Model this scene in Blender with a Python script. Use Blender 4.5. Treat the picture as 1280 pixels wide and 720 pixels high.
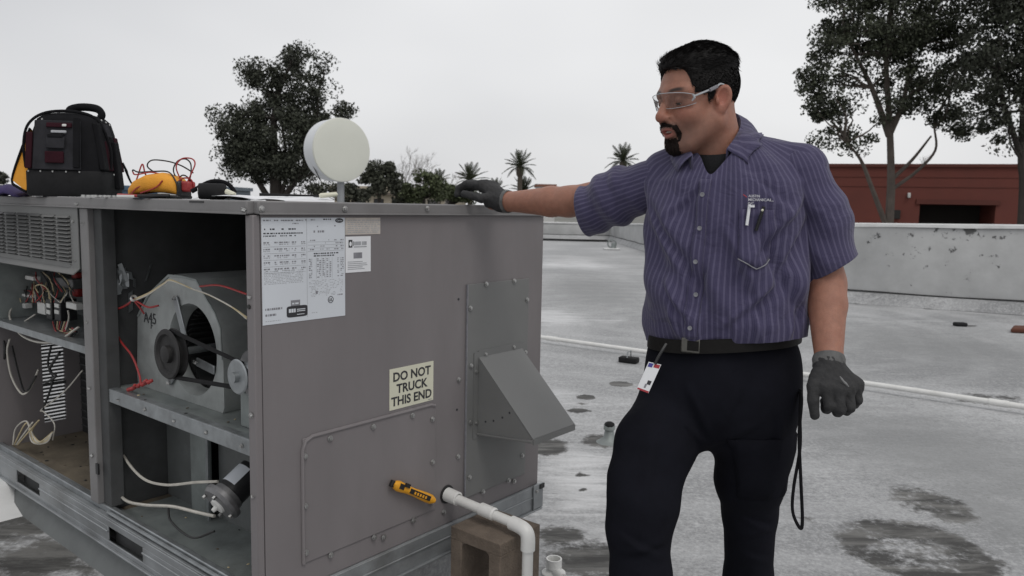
import bpy, bmesh, math, random
import numpy as np
from mathutils import Vector, Matrix
random.seed(7); np.random.seed(7)
PI = math.pi
for o in list(bpy.data.objects): bpy.data.objects.remove(o)
scene = bpy.context.scene
COL = scene.collection
# ------------------------------------------------------------------ camera
FPX = 960.0; PITCH = math.radians(6.125); ROLL = math.radians(1.124); CZ = 1.38
cam_d = bpy.data.cameras.new('camera'); cam = bpy.data.objects.new('camera', cam_d); COL.objects.link(cam)
cam_d.sensor_width = 36; cam_d.lens = FPX / 1280 * 36; cam_d.clip_start = 0.05; cam_d.clip_end = 6000
cam.matrix_world = Matrix.Translation((0, 0, CZ)) @ Matrix.Rotation(PI/2 - PITCH, 4, 'X') @ Matrix.Rotation(ROLL, 4, 'Z')
cam_d.dof.use_dof = True; cam_d.dof.focus_distance = 2.0; cam_d.dof.aperture_fstop = 7.5
scene.camera = cam
# ------------------------------------------------------------------ overcast sky
SUN_EL = math.radians(58); SUN_AZ = math.radians(150)      # azimuth measured from +Y (view) clockwise
w = bpy.data.worlds.new('World'); scene.world = w; w.use_nodes = True
nt = w.node_tree; nt.nodes.clear()
def wn(t): return nt.nodes.new(t)
out = wn('ShaderNodeOutputWorld'); bg = wn('ShaderNodeBackground'); sky = wn('ShaderNodeTexSky')
sky.sky_type = 'NISHITA'; sky.sun_disc = False; sky.sun_elevation = SUN_EL; sky.sun_rotation = SUN_AZ; sky.air_density = 1.0; sky.dust_density = 4.0
tc = wn('ShaderNodeTexCoord'); mp = wn('ShaderNodeMapping'); mp.inputs['Scale'].default_value = (1.0, 1.0, 2.4)
no = wn('ShaderNodeTexNoise'); no.inputs['Scale'].default_value = 1.25; no.inputs['Detail'].default_value = 3; no.inputs['Roughness'].default_value = .45
rp = wn('ShaderNodeValToRGB')
rp.color_ramp.elements[0].position = .3; rp.color_ramp.elements[0].color = (5.9, 5.95, 6.15, 1)
rp.color_ramp.elements[1].position = .72; rp.color_ramp.elements[1].color = (8.9, 8.9, 8.95, 1)
mx = wn('ShaderNodeMix'); mx.data_type = 'RGBA'; mx.inputs[0].default_value = .93
nt.links.new(tc.outputs['Generated'], mp.inputs['Vector']); nt.links.new(mp.outputs[0], no.inputs['Vector'])
nt.links.new(no.outputs['Fac'], rp.inputs[0]); nt.links.new(sky.outputs[0], mx.inputs[6]); nt.links.new(rp.outputs[0], mx.inputs[7])
nt.links.new(mx.outputs[2], bg.inputs[0]); bg.inputs[1].default_value = 0.1; nt.links.new(bg.outputs[0], out.inputs[0])
# ------------------------------------------------------------------ soft sun behind the cloud
sd = bpy.data.lights.new('sun', 'SUN'); sun = bpy.data.objects.new('sun', sd); COL.objects.link(sun)
sd.energy = 0.9; sd.angle = math.radians(25); sd.color = (1, .97, .93)
sdir = Vector((math.sin(SUN_AZ)*math.cos(SUN_EL), math.cos(SUN_AZ)*math.cos(SUN_EL), math.sin(SUN_EL)))
sun.rotation_euler = sdir.to_track_quat('Z', 'Y').to_euler()
scene.view_settings.view_transform = 'Standard'; scene.view_settings.look = 'None'
scene.view_settings.exposure = 0.0; scene.view_settings.gamma = 1
scene.view_settings.use_curve_mapping = False
# ------------------------------------------------------------------ measuring helpers (1280x720 photo pixel -> place)
def ray(px, py):
    c, s = math.cos(ROLL), math.sin(ROLL); x, y = px-640, py-360
    x, y = c*x + s*y, -s*x + c*y
    return np.array([x/FPX, math.cos(PITCH) - (y/FPX)*math.sin(PITCH), -math.sin(PITCH) - (y/FPX)*math.cos(PITCH)])
def at(px, py, Y):
    d = ray(px, py); return np.array([0, 0, CZ]) + d*(Y/d[1])
def gz(px, py, z=0.0):
    d = ray(px, py); return np.array([0, 0, CZ]) + d*((z-CZ)/d[2])
UN = np.array([-.586*1.07, 1.732*1.07]); UYAW = .679
UE = np.array([math.sin(UYAW), math.cos(UYAW)]); US = np.array([-math.cos(UYAW), math.sin(UYAW)])
UH = 1.1128; UW = 1.1706; UL = 1.90; UZ = CZ - UH
def uend(px, py, off=0.0):      # point on a plane parallel to the end panel, in unit coordinates (x, z)
    d = ray(px, py); n = np.array([UE[1], -UE[0]]); C = UN + US*off
    P = d*((n@C)/(n@d[:2])); return float((P[:2]-UN)@UE), float(P[2] + CZ - UZ)
def uside(px, py, off=0.0):     # point on a plane parallel to the open side (y, z)
    d = ray(px, py); C = UN + UE*off
    P = d*((UE@C)/(UE@d[:2])); return float((P[:2]-UN)@US), float(P[2] + CZ - UZ)
def uw(x, y, z):                # unit coordinates -> world
    q = UN + UE*x + US*y; return np.array([q[0], q[1], z + UZ])
def uloc(P):                    # world -> unit coordinates
    q = np.array(P[:2]) - UN; return np.array([q@UE, q@US, P[2]-UZ])
# ------------------------------------------------------------------ materials
MATS = {}
def mat(name, col, rough=.6, metal=0.0, var=.12, scale=6.0, bump=.0, bscale=80.0, dirt=0.0, dirtcol=(.06,.05,.045), coat=0.0, spec=.5, stretch=None, island=0.0, sss=0.0, roughvar=.1):
    m = bpy.data.materials.new(name); m.use_nodes = True; n = m.node_tree; b = n.nodes['Principled BSDF']
    N = lambda t: n.nodes.new(t); Lk = n.links.new
    tc = N('ShaderNodeTexCoord'); vec = tc.outputs['Object']
    if stretch:
        mp = N('ShaderNodeMapping'); mp.inputs['Scale'].default_value = stretch; Lk(vec, mp.inputs['Vector']); vec = mp.outputs[0]
    no = N('ShaderNodeTexNoise'); no.inputs['Scale'].default_value = scale; no.inputs['Detail'].default_value = 6; no.inputs['Roughness'].default_value = .6; Lk(vec, no.inputs['Vector'])
    rp = N('ShaderNodeValToRGB'); e = rp.color_ramp.elements
    e[0].position = .28; e[1].position = .74
    e[0].color = tuple(c*(1-var) for c in col)+(1,); e[1].color = tuple(min(1, c*(1+var)) for c in col)+(1,)
    Lk(no.outputs['Fac'], rp.inputs[0]); cur = rp.outputs[0]
    if island:
        g = N('ShaderNodeNewGeometry'); hv = N('ShaderNodeHueSaturation'); mr = N('ShaderNodeMapRange')
        mr.inputs[3].default_value = 1-island; mr.inputs[4].default_value = 1+island
        Lk(g.outputs['Random Per Island'], mr.inputs[0]); Lk(mr.outputs[0], hv.inputs['Value']); Lk(cur, hv.inputs['Color']); cur = hv.outputs[0]
    if dirt:
        n2 = N('ShaderNodeTexNoise'); n2.inputs['Scale'].default_value = scale*.45; n2.inputs['Detail'].default_value = 9; n2.inputs['Roughness'].default_value = .72; Lk(vec, n2.inputs['Vector'])
        r2 = N('ShaderNodeMapRange'); r2.inputs[1].default_value = .5; r2.inputs[2].default_value = .75; r2.inputs[3].default_value = 0; r2.inputs[4].default_value = dirt
        Lk(n2.outputs['Fac'], r2.inputs[0]); mx = N('ShaderNodeMix'); mx.data_type = 'RGBA'; mx.inputs[7].default_value = dirtcol+(1,)
        Lk(r2.outputs[0], mx.inputs[0]); Lk(cur, mx.inputs[6]); cur = mx.outputs[2]
    Lk(cur, b.inputs['Base Color'])
    rr = N('ShaderNodeMapRange'); rr.inputs[3].default_value = max(0.02, rough-roughvar); rr.inputs[4].default_value = min(1, rough+roughvar)
    Lk(no.outputs['Fac'], rr.inputs[0]); Lk(rr.outputs[0], b.inputs['Roughness'])
    b.inputs['Metallic'].default_value = metal; b.inputs['Specular IOR Level'].default_value = spec
    if coat: b.inputs['Coat Weight'].default_value = coat
    if sss:
        b.inputs['Subsurface Weight'].default_value = sss; b.inputs['Subsurface Radius'].default_value = (1, .35, .2); b.inputs['Subsurface Scale'].default_value = .006
    if bump:
        nb = N('ShaderNodeTexNoise'); nb.inputs['Scale'].default_value = bscale; nb.inputs['Detail'].default_value = 4; Lk(vec, nb.inputs['Vector'])
        bp = N('ShaderNodeBump'); bp.inputs['Strength'].default_value = bump; bp.inputs['Distance'].default_value = .004
        Lk(nb.outputs['Fac'], bp.inputs['Height']); Lk(bp.outputs[0], b.inputs['Normal'])
    MATS[name] = m; return m
mat('cabinet', (.194,.179,.182), .40, 0, .12, 3.0, .12, 7, .35, (.115,.103,.10), spec=.4, stretch=(1,1,.3))
mat('cabinet_grey', (.175,.177,.174), .5, 0, .07, 4.0, .05, 300, .2, (.10,.095,.09), spec=.4)
mat('trim', (.185,.18,.18), .42, .0, .1, 8, .04, 200, .3, (.08,.075,.07))
mat('galv', (.33,.35,.36), .42, .75, .22, 22, .05, 120, .45, (.12,.115,.11))
mat('galv_house', (.36,.38,.375), .5, .35, .18, 14, .05, 120, .4, (.13,.12,.11))
mat('galv_dull', (.25,.275,.27), .55, .35, .2, 12, .05, 120, .5, (.10,.095,.085))
mat('rail_metal', (.30,.315,.325), .42, .5, .2, 9, .08, 60, .6, (.09,.085,.075))
mat('screw', (.45,.45,.44), .35, .9, .1, 40)
mat('insul', (.018,.018,.019), .95, 0, .4, 40, .5, 60)
mat('inner_dark', (.055,.057,.058), .8, 0, .3, 10, .1, 60, .4, (.03,.028,.025))
mat('inner_panel', (.14,.15,.15), .6, .2, .2, 7, .05, 60, .5, (.05,.045,.04))
mat('inner_floor', (.15,.125,.09), .85, 0, .35, 9, .3, 90, .6, (.05,.04,.03))
mat('black_plastic', (.014,.014,.015), .45, 0, .2, 20)
mat('rubber', (.014,.014,.015), .75, 0, .3, 30, .1, 90, spec=.2)
mat('pulley', (.035,.034,.034), .55, .5, .4, 25, .2, 60)
mat('white_plastic', (.62,.62,.60), .45, 0, .06, 15, 0, 50, .2, (.35,.33,.30))
mat('pvc', (.72,.72,.70), .35, 0, .05, 12, .03, 40, .35, (.40,.38,.34))
mat('label_white', (.62,.65,.69), .5, 0, .04, 5, 0, 50, .15, (.5,.52,.54))
mat('label_cream', (.66,.65,.52), .5, 0, .05, 6, 0, 50, .2, (.5,.48,.36))
mat('label_pink', (.50,.46,.42), .5, 0, .12, 50)
mat('ink', (.03,.03,.035), .6, 0, .1, 20)
mat('ink_grey', (.22,.22,.24), .6, 0, .2, 60)
mat('ink_mid', (.36,.37,.39), .6, 0, .2, 90)
mat('wire_white', (.50,.48,.43), .5, 0, .15, 30)
mat('wire_tan', (.48,.40,.24), .5, 0, .15, 30)
mat('wire_red', (.32,.03,.03), .45, 0, .15, 30)
mat('wire_black', (.012,.012,.012), .45, 0, .15, 30)
mat('yellow', (.78,.36,.02), .45, 0, .1, 14, .05, 60, .2, (.4,.2,.03))
mat('yellow_cloth', (.75,.33,.03), .75, 0, .15, 14, .35, 240, .2, (.35,.16,.03))
mat('concrete', (.145,.115,.09), .95, 0, .25, 18, .9, 150, .4, (.07,.05,.035))
mat('coil', (.035,.036,.037), .7, .3, .3, 30)
mat('bag_black', (.010,.010,.0115), .85, 0, .3, 20, .4, 350, spec=.12)
mat('bag_grey', (.030,.030,.034), .85, 0, .3, 20, .5, 400, spec=.12)
mat('bag_maroon', (.034,.009,.014), .85, 0, .2, 20, .5, 400, spec=.12)
mat('paper', (.75,.76,.78), .6, 0, .03, 5)
mat('purple_cloth', (.035,.025,.09), .9, 0, .2, 8, .3, 60)
mat('motor_grey', (.20,.20,.205), .5, .6, .35, 18, .2, 60, .6, (.05,.045,.04))
mat('radome', (.66,.67,.60), .55, 0, .03, 2, 0, 10, .1, (.5,.5,.44))
mat('drum_white', (.66,.68,.70), .5, 0, .04, 2, 0, 10, .2, (.5,.5,.48))
mat('post_metal', (.28,.29,.30), .5, .5, .15, 6)
# ------------------------------------------------------------------ object helpers
def mesh_from(name, V, F, smooth=True, ang=38):
    me = bpy.data.meshes.new(name); me.from_pydata([tuple(map(float, v)) for v in V], [], F); me.validate(); me.update()
    if smooth:
        me.shade_smooth(); me.set_sharp_from_angle(angle=math.radians(ang))
    return me
def link(name, me, m=None, parent=None):
    o = bpy.data.objects.new(name, me); COL.objects.link(o)
    if m is not None and me is not None:
        me.materials.clear(); me.materials.append(MATS[m] if isinstance(m, str) else m)
    if parent: o.parent = parent
    return o
def tag(o, label=None, cat=None, group=None, kind=None):
    if label: o['label'] = label
    if cat: o['category'] = cat
    if group: o['group'] = group
    if kind: o['kind'] = kind
    return o
def thing(name, label, cat, loc=(0,0,0), rz=0, group=None):
    o = bpy.data.objects.new(name, None); COL.objects.link(o); o.location = tuple(map(float, loc)); o.rotation_euler = (0, 0, rz)
    o.empty_display_size = .1
    return tag(o, label, cat, group)
class MB:
    def __init__(s): s.V = []; s.F = []
    def add(s, V, F):
        b = len(s.V); s.V += [tuple(map(float, v)) for v in V]; s.F += [tuple(i+b for i in f) for f in F]; return s
    def box(s, x0, x1, y0, y1, z0, z1):
        V = [(x, y, z) for z in (z0, z1) for y in (y0, y1) for x in (x0, x1)]
        return s.add(V, [(0,2,3,1),(4,5,7,6),(0,1,5,4),(2,6,7,3),(0,4,6,2),(1,3,7,5)])
    def obox(s, c, ax, hs):
        c = np.array(c, float); ax = [np.array(a, float)/np.linalg.norm(a) for a in ax]
        V = [c + ax[0]*hs[0]*i + ax[1]*hs[1]*j + ax[2]*hs[2]*k for k in (-1,1) for j in (-1,1) for i in (-1,1)]
        return s.add(V, [(0,2,3,1),(4,5,7,6),(0,1,5,4),(2,6,7,3),(0,4,6,2),(1,3,7,5)])
    def poly(s, P, d):      # prism: polygon P extruded along vector d
        n = len(P); d = np.array(d, float); P = [np.array(p, float) for p in P]
        return s.add(P + [p+d for p in P], [tuple(range(n))[::-1], tuple(range(n, 2*n))] + [(i, (i+1) % n, n+(i+1) % n, n+i) for i in range(n)])
    def tube(s, pts, r, n=8, caps=True, closed=False):
        P = [np.array(p, float) for p in pts]; m = len(P)
        rs = r if hasattr(r, '__len__') else [r]*m
        up = None; V = []
        for i in range(m):
            t = (P[(i+1) % m]-P[i-1]) if closed else (P[min(i+1, m-1)] - P[max(i-1, 0)])
            L = np.linalg.norm(t); t = t/L if L > 1e-9 else np.array([0,0,1.])
            if up is None:
                a = np.array([0,0,1.]) if abs(t[2]) < .9 else np.array([1.,0,0]); up = a - t*(a@t)
            else: up = up - t*(up@t)
            up = up/np.linalg.norm(up); sd = np.cross(t, up)
            for k in range(n):
                th = 2*PI*k/n; V.append(P[i] + rs[i]*(math.cos(th)*up + math.sin(th)*sd))
        F = []
        for i in range(m if closed else m-1):
            j = (i+1) % m
            for k in range(n): F.append((i*n+k, i*n+(k+1) % n, j*n+(k+1) % n, j*n+k))
        if caps and not closed: F += [tuple(range(n))[::-1], tuple(range((m-1)*n, m*n))]
        return s.add(V, F)
    def lathe(s, o, ax, prof, n=24):   # prof: list of (dist along axis, radius)
        o = np.array(o, float); ax = np.array(ax, float); L = np.linalg.norm(ax); ax = ax/L
        a = np.array([0,0,1.]) if abs(ax[2]) < .9 else np.array([1.,0,0]); u = a-ax*(a@ax); u /= np.linalg.norm(u); v = np.cross(ax, u)
        V = []; F = []
        for (d, r) in prof:
            for k in range(n):
                th = 2*PI*k/n; V.append(o + ax*d + max(r, 1e-5)*(math.cos(th)*u + math.sin(th)*v))
        for i in range(len(prof)-1):
            for k in range(n): F.append((i*n+k, i*n+(k+1) % n, (i+1)*n+(k+1) % n, (i+1)*n+k))
        return s.add(V, F)
    def ball(s, c, r, nu=14, nv=9):
        c = np.array(c, float); r = np.array(r if hasattr(r, '__len__') else (r, r, r), float)
        V = [c+r*np.array((0,0,-1))]; F = []
        for j in range(1, nv):
            ph = -PI/2 + PI*j/nv
            for i in range(nu): V.append(c + r*np.array((math.cos(ph)*math.cos(2*PI*i/nu), math.cos(ph)*math.sin(2*PI*i/nu), math.sin(ph))))
        V.append(c+r*np.array((0,0,1)))
        for i in range(nu): F.append((0, 1+(i+1) % nu, 1+i))
        for j in range(nv-2):
            for i in range(nu): a = 1+j*nu; F.append((a+i, a+(i+1) % nu, a+nu+(i+1) % nu, a+nu+i))
        a = 1+(nv-2)*nu; t = len(V)-1
        for i in range(nu): F.append((a+i, a+(i+1) % nu, t))
        return s.add(V, F)
    def build(s, name, m, parent=None, bevel=0, smooth=True, ang=38, label=None):
        me = mesh_from(name, s.V, s.F, smooth, ang); o = link(name, me, m, parent)
        if bevel:
            md = o.modifiers.new('bevel', 'BEVEL'); md.width = bevel; md.segments = 2; md.limit_method = 'ANGLE'; md.angle_limit = math.radians(40)
        if label: o['label'] = label
        return o
def curve(pts, n=8):   # Catmull-Rom through points
    P = [np.array(p, float) for p in pts]; P = [2*P[0]-P[1]] + P + [2*P[-1]-P[-2]]; o = []
    for i in range(1, len(P)-2):
        for k in range(n):
            t = k/n; a, b, c, d = P[i-1:i+3]
            o.append(.5*((2*b) + (-a+c)*t + (2*a-5*b+4*c-d)*t*t + (-a+3*b-3*c+d)*t**3))
    o.append(P[-2]); return o
def text_mesh(txt, size, weight=0.0, thick=.0003):
    c = bpy.data.curves.new('text', 'FONT'); c.body = txt; c.size = size; c.offset = weight; c.extrude = thick; c.align_x = 'CENTER'; c.resolution_u = 3; c.space_line = .82
    o = bpy.data.objects.new('text', c); COL.objects.link(o); bpy.context.view_layer.update()
    me = bpy.data.meshes.new_from_object(o.evaluated_get(bpy.context.evaluated_depsgraph_get())); bpy.data.objects.remove(o)
    return me
# ================================================================== SETTING
def nodes_of(m): 
    n = m.node_tree; return n, (lambda t: n.nodes.new(t)), n.links.new, n.nodes['Principled BSDF']
# ---- roof membrane
def roof_material():
    m = bpy.data.materials.new('roof_coating'); m.use_nodes = True; n, N, Lk, b = nodes_of(m)
    tc = N('ShaderNodeTexCoord'); P = tc.outputs['Object']
    def noise(scale, det=6, rough=.6, st=None, dist=0):
        v = P
        if st:
            mp = N('ShaderNodeMapping'); mp.inputs['Scale'].default_value = st; mp.inputs['Rotation'].default_value = (0,0,.5); Lk(P, mp.inputs[0]); v = mp.outputs[0]
        t = N('ShaderNodeTexNoise'); t.inputs['Scale'].default_value = scale; t.inputs['Detail'].default_value = det; t.inputs['Roughness'].default_value = rough; t.inputs['Distortion'].default_value = dist
        Lk(v, t.inputs['Vector']); return t.outputs['Fac']
    def rng(x, a, b_, c=0, d=1, sm=True):
        r = N('ShaderNodeMapRange'); r.interpolation_type = 'SMOOTHSTEP' if sm else 'LINEAR'
        for i, v in zip((1,2,3,4), (a,b_,c,d)): r.inputs[i].default_value = v
        Lk(x, r.inputs[0]); return r.outputs[0]
    def math_(op, x, y):
        k = N('ShaderNodeMath'); k.operation = op
        for i, v in enumerate((x, y)):
            if isinstance(v, (int, float)): k.inputs[i].default_value = v
            else: Lk(v, k.inputs[i])
        return k.outputs[0]
    def mix(f, a, b_):
        k = N('ShaderNodeMix'); k.data_type = 'RGBA'
        if isinstance(f, (int, float)): k.inputs[0].default_value = f
        else: Lk(f, k.inputs[0])
        for i, v in ((6, a), (7, b_)):
            if isinstance(v, tuple): k.inputs[i].default_value = v+(1,)
            else: Lk(v, k.inputs[i])
        return k.outputs[2]
    def attr(nm):
        a = N('ShaderNodeAttribute'); a.attribute_name = nm; return a.outputs['Fac']
    big = noise(.55, 5, .55, None, .8); streak = noise(2.2, 7, .65, (1, 5, 1), .6); fine = noise(26, 6, .7); mid = noise(6, 6, .65, None, .5)
    c = mix(rng(big, .34, .68), (.245,.25,.255), (.41,.415,.42))
    c = mix(math_('MULTIPLY', rng(streak, .52, .7), .38), c, (.53,.535,.54))
    c = mix(math_('MULTIPLY', rng(mid, .55, .75), .35), c, (.23,.235,.235))
    c = mix(math_('MULTIPLY', rng(fine, .51, .66), .42), c, (.15,.15,.15)); c = mix(math_('MULTIPLY', rng(fine, .49, .36), .28), c, (.62,.625,.63))
    grain = noise(58, 5, .75); c = mix(math_('MULTIPLY', rng(grain, .51, .62), .42), c, (.14,.14,.14)); c = mix(math_('MULTIPLY', rng(grain, .49, .38), .24), c, (.64,.64,.64))
    scr = noise(9, 6, .7, (1, 9, 1), 1.5); c = mix(math_('MULTIPLY', rng(scr, .62, .72), .40), c, (.60,.605,.61)); c = mix(math_('MULTIPLY', rng(scr, .37, .28), .40), c, (.16,.16,.16))
    wvt = N('ShaderNodeTexWave'); wvt.wave_type = 'RINGS'; wvt.rings_direction = 'Z'; wvt.inputs['Scale'].default_value = .55; wvt.inputs['Distortion'].default_value = 9; wvt.inputs['Detail'].default_value = 4; wvt.inputs['Detail Scale'].default_value = .8; mpw = N('ShaderNodeMapping'); mpw.inputs['Location'].default_value = (-2.0, -9.0, 0); Lk(P, mpw.inputs[0]); Lk(mpw.outputs[0], wvt.inputs['Vector'])
    c = mix(math_('MULTIPLY', rng(wvt.outputs['Fac'], .5, .95), .16), c, (.56,.565,.57))
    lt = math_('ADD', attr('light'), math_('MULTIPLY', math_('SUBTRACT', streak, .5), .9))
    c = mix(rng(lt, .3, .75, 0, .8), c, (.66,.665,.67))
    soft_dark = math_('ADD', attr('soft'), math_('MULTIPLY', math_('SUBTRACT', mid, .5), .5))  # broad soft-edged areas of darker coating
    c = mix(rng(soft_dark, .15, .7, 0, .7), c, (.195,.20,.20))
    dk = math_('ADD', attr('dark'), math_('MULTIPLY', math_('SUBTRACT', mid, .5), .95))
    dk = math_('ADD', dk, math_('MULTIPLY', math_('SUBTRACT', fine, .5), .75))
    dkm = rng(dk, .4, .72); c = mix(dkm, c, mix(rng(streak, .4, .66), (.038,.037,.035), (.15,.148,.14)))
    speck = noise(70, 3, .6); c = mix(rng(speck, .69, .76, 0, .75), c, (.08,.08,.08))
    Lk(c, b.inputs['Base Color']); Lk(rng(big, .3, .7, .58, .8), b.inputs['Roughness']); b.inputs['Specular IOR Level'].default_value = .45
    h = math_('ADD', math_('MULTIPLY', streak, .9), math_('ADD', math_('MULTIPLY', fine, .35), math_('MULTIPLY', dkm, -.25)))
    h = math_('ADD', h, math_('MULTIPLY', noise(140, 3, .6), .12))
    bp = N('ShaderNodeBump'); bp.inputs['Strength'].default_value = .5; bp.inputs['Distance'].default_value = .006; Lk(h, bp.inputs['Height']); Lk(bp.outputs[0], b.inputs['Normal'])
    return m
MATS['roof'] = roof_material()
K = gz(1016,374.5)[:2]; R0 = gz(1280,393)[:2]; dR = (R0-K)/np.linalg.norm(R0-K); R1 = K + dR*14
C1 = np.array([4.15, 33.0]); L1 = np.array([-22., 34.5]); L2 = np.array([-24., -8.]); R2 = np.array([R1[0]+1.0, -8.])
POLY = [K, C1, L1, L2, R2, R1]
def inside(x, y):
    r = np.zeros(x.shape, bool); n = len(POLY)
    for i in range(n):
        (x0, y0), (x1, y1) = POLY[i], POLY[(i+1) % n]
        c = ((y0 > y) != (y1 > y)) & (x < (x1-x0)*(y-y0)/(y1-y0+1e-12)+x0); r ^= c
    return r
def lines(dense0, dense1, step, lo, hi):
    a = list(np.arange(dense0, dense1, step)); s = step; v = dense0
    while v > lo: s *= 1.25; v -= s; a.insert(0, v)
    s = step; v = a[-1]
    while v < hi: s *= 1.25; v += s; a.append(v)
    return np.array(a)
gx = lines(-2.6, 4.6, .045, -26, 22); gy = lines(2.2, 9.5, .05, -9, 36)
GX, GY = np.meshgrid(gx, gy, indexing='ij')
def sstep(t): t = np.clip(t, 0, 1); return t*t*(3-2*t)
def roof_h(x, y):
    xl = (x-UN[0])*UE[0] + (y-UN[1])*UE[1]; yl = (x-UN[0])*US[0] + (y-UN[1])*US[1]
    m = .175*sstep((xl+1.6)/1.0)*sstep((.45-xl)/.4)*sstep((yl+.1)/.5)
    return m + .006*np.sin(x*1.7+y*.6)*np.sin(y*1.1-x*.4)
GZ = roof_h(GX, GY)
GZF = gz
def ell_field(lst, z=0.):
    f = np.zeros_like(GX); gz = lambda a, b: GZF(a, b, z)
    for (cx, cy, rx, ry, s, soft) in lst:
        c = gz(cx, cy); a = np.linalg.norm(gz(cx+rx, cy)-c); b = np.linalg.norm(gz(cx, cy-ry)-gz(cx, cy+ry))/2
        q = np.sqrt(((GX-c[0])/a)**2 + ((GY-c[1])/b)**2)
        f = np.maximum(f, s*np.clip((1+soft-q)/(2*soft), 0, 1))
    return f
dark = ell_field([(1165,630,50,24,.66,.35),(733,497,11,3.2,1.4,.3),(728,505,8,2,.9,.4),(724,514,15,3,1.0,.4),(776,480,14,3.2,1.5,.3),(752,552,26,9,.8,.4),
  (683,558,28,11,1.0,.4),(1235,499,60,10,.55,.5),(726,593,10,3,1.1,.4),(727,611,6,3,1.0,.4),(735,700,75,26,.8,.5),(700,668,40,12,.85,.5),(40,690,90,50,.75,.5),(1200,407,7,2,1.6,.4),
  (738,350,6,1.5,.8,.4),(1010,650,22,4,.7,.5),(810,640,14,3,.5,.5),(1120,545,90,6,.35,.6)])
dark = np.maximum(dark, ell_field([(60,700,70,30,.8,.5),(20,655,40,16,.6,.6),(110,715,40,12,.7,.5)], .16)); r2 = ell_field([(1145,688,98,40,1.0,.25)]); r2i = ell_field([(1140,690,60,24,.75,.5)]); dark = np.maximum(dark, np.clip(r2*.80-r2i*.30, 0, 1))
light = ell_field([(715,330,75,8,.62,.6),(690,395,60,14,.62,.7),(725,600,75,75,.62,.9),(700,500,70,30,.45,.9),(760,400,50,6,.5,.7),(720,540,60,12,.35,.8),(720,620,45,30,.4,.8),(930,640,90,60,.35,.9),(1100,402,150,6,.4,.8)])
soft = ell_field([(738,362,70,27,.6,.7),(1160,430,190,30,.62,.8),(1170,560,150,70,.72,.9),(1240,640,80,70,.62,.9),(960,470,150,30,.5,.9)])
nx, ny = GX.shape; idx = np.arange(nx*ny).reshape(nx, ny)
q = np.stack([idx[:-1,:-1], idx[1:,:-1], idx[1:,1:], idx[:-1,1:]], -1).reshape(-1, 4)
cx_ = GX.ravel()[q].mean(1); cy_ = GY.ravel()[q].mean(1); q = q[inside(cx_, cy_)]
me = bpy.data.meshes.new('roof'); me.from_pydata(np.stack([GX.ravel(), GY.ravel(), GZ.ravel()], 1).tolist(), [], q.tolist()); me.shade_smooth()
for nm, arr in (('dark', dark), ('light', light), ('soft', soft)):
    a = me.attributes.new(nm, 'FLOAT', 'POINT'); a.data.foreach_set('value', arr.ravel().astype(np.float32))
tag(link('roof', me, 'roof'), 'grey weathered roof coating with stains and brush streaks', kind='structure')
# ---- ground far below, to the horizon
mat('terrain', (.16,.16,.145), .95, 0, .35, .02, 0, 1)
tag(MB().box(-3000, 3000, -600, 5000, -6.6, -6.0).build('ground', 'terrain'), 'street-level ground beyond the roof', kind='structure')
# ---- parapet walls
def wall_material(name, base, peel):
    m = mat(name, base, .8, 0, .16, 2.0, .35, 30, .25, (.2,.2,.195)); n, N, Lk, b = nodes_of(m)
    src = b.inputs['Base Color'].links[0].from_socket
    tc = N('ShaderNodeTexCoord'); sx = N('ShaderNodeSeparateXYZ'); Lk(tc.outputs['Object'], sx.inputs[0])
    t = N('ShaderNodeTexNoise'); t.inputs['Scale'].default_value = 5.5; t.inputs['Detail'].default_value = 8; t.inputs['Roughness'].default_value = .68; Lk(tc.outputs['Object'], t.inputs['Vector'])
    t2 = N('ShaderNodeTexNoise'); t2.inputs['Scale'].default_value = .9; t2.inputs['Detail'].default_value = 2; Lk(tc.outputs['Object'], t2.inputs['Vector'])
    mr = N('ShaderNodeMapRange'); mr.inputs[1].default_value = .45; mr.inputs[2].default_value = 1.25; mr.inputs[3].default_value = -.12; mr.inputs[4].default_value = .03; Lk(sx.outputs[2], mr.inputs[0])
    a1 = N('ShaderNodeMath'); a1.operation = 'ADD'; Lk(t.outputs['Fac'], a1.inputs[0]); Lk(mr.outputs[0], a1.inputs[1])
    m2 = N('ShaderNodeMath'); m2.operation = 'MULTIPLY_ADD'; m2.inputs[1].default_value = .35; Lk(t2.outputs['Fac'], m2.inputs[0]); Lk(a1.outputs[0], m2.inputs[2])
    r = N('ShaderNodeMapRange'); r.inputs[1].default_value = .752; r.inputs[2].default_value = .79; r.inputs[4].default_value = peel; Lk(m2.outputs[0], r.inputs[0])
    k = N('ShaderNodeMix'); k.data_type = 'RGBA'; k.inputs[7].default_value = (.05,.05,.05,1); Lk(r.outputs[0], k.inputs[0]); Lk(src, k.inputs[6]); Lk(k.outputs[2], b.inputs['Base Color'])
    return m
wall_material('parapet', (.40,.405,.405), .9)
mat('cap_white', (.62,.625,.62), .7, 0, .12, 4, .3, 30, .25, (.3,.3,.29))
mat('seam', (.03,.03,.03), .9)
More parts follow.
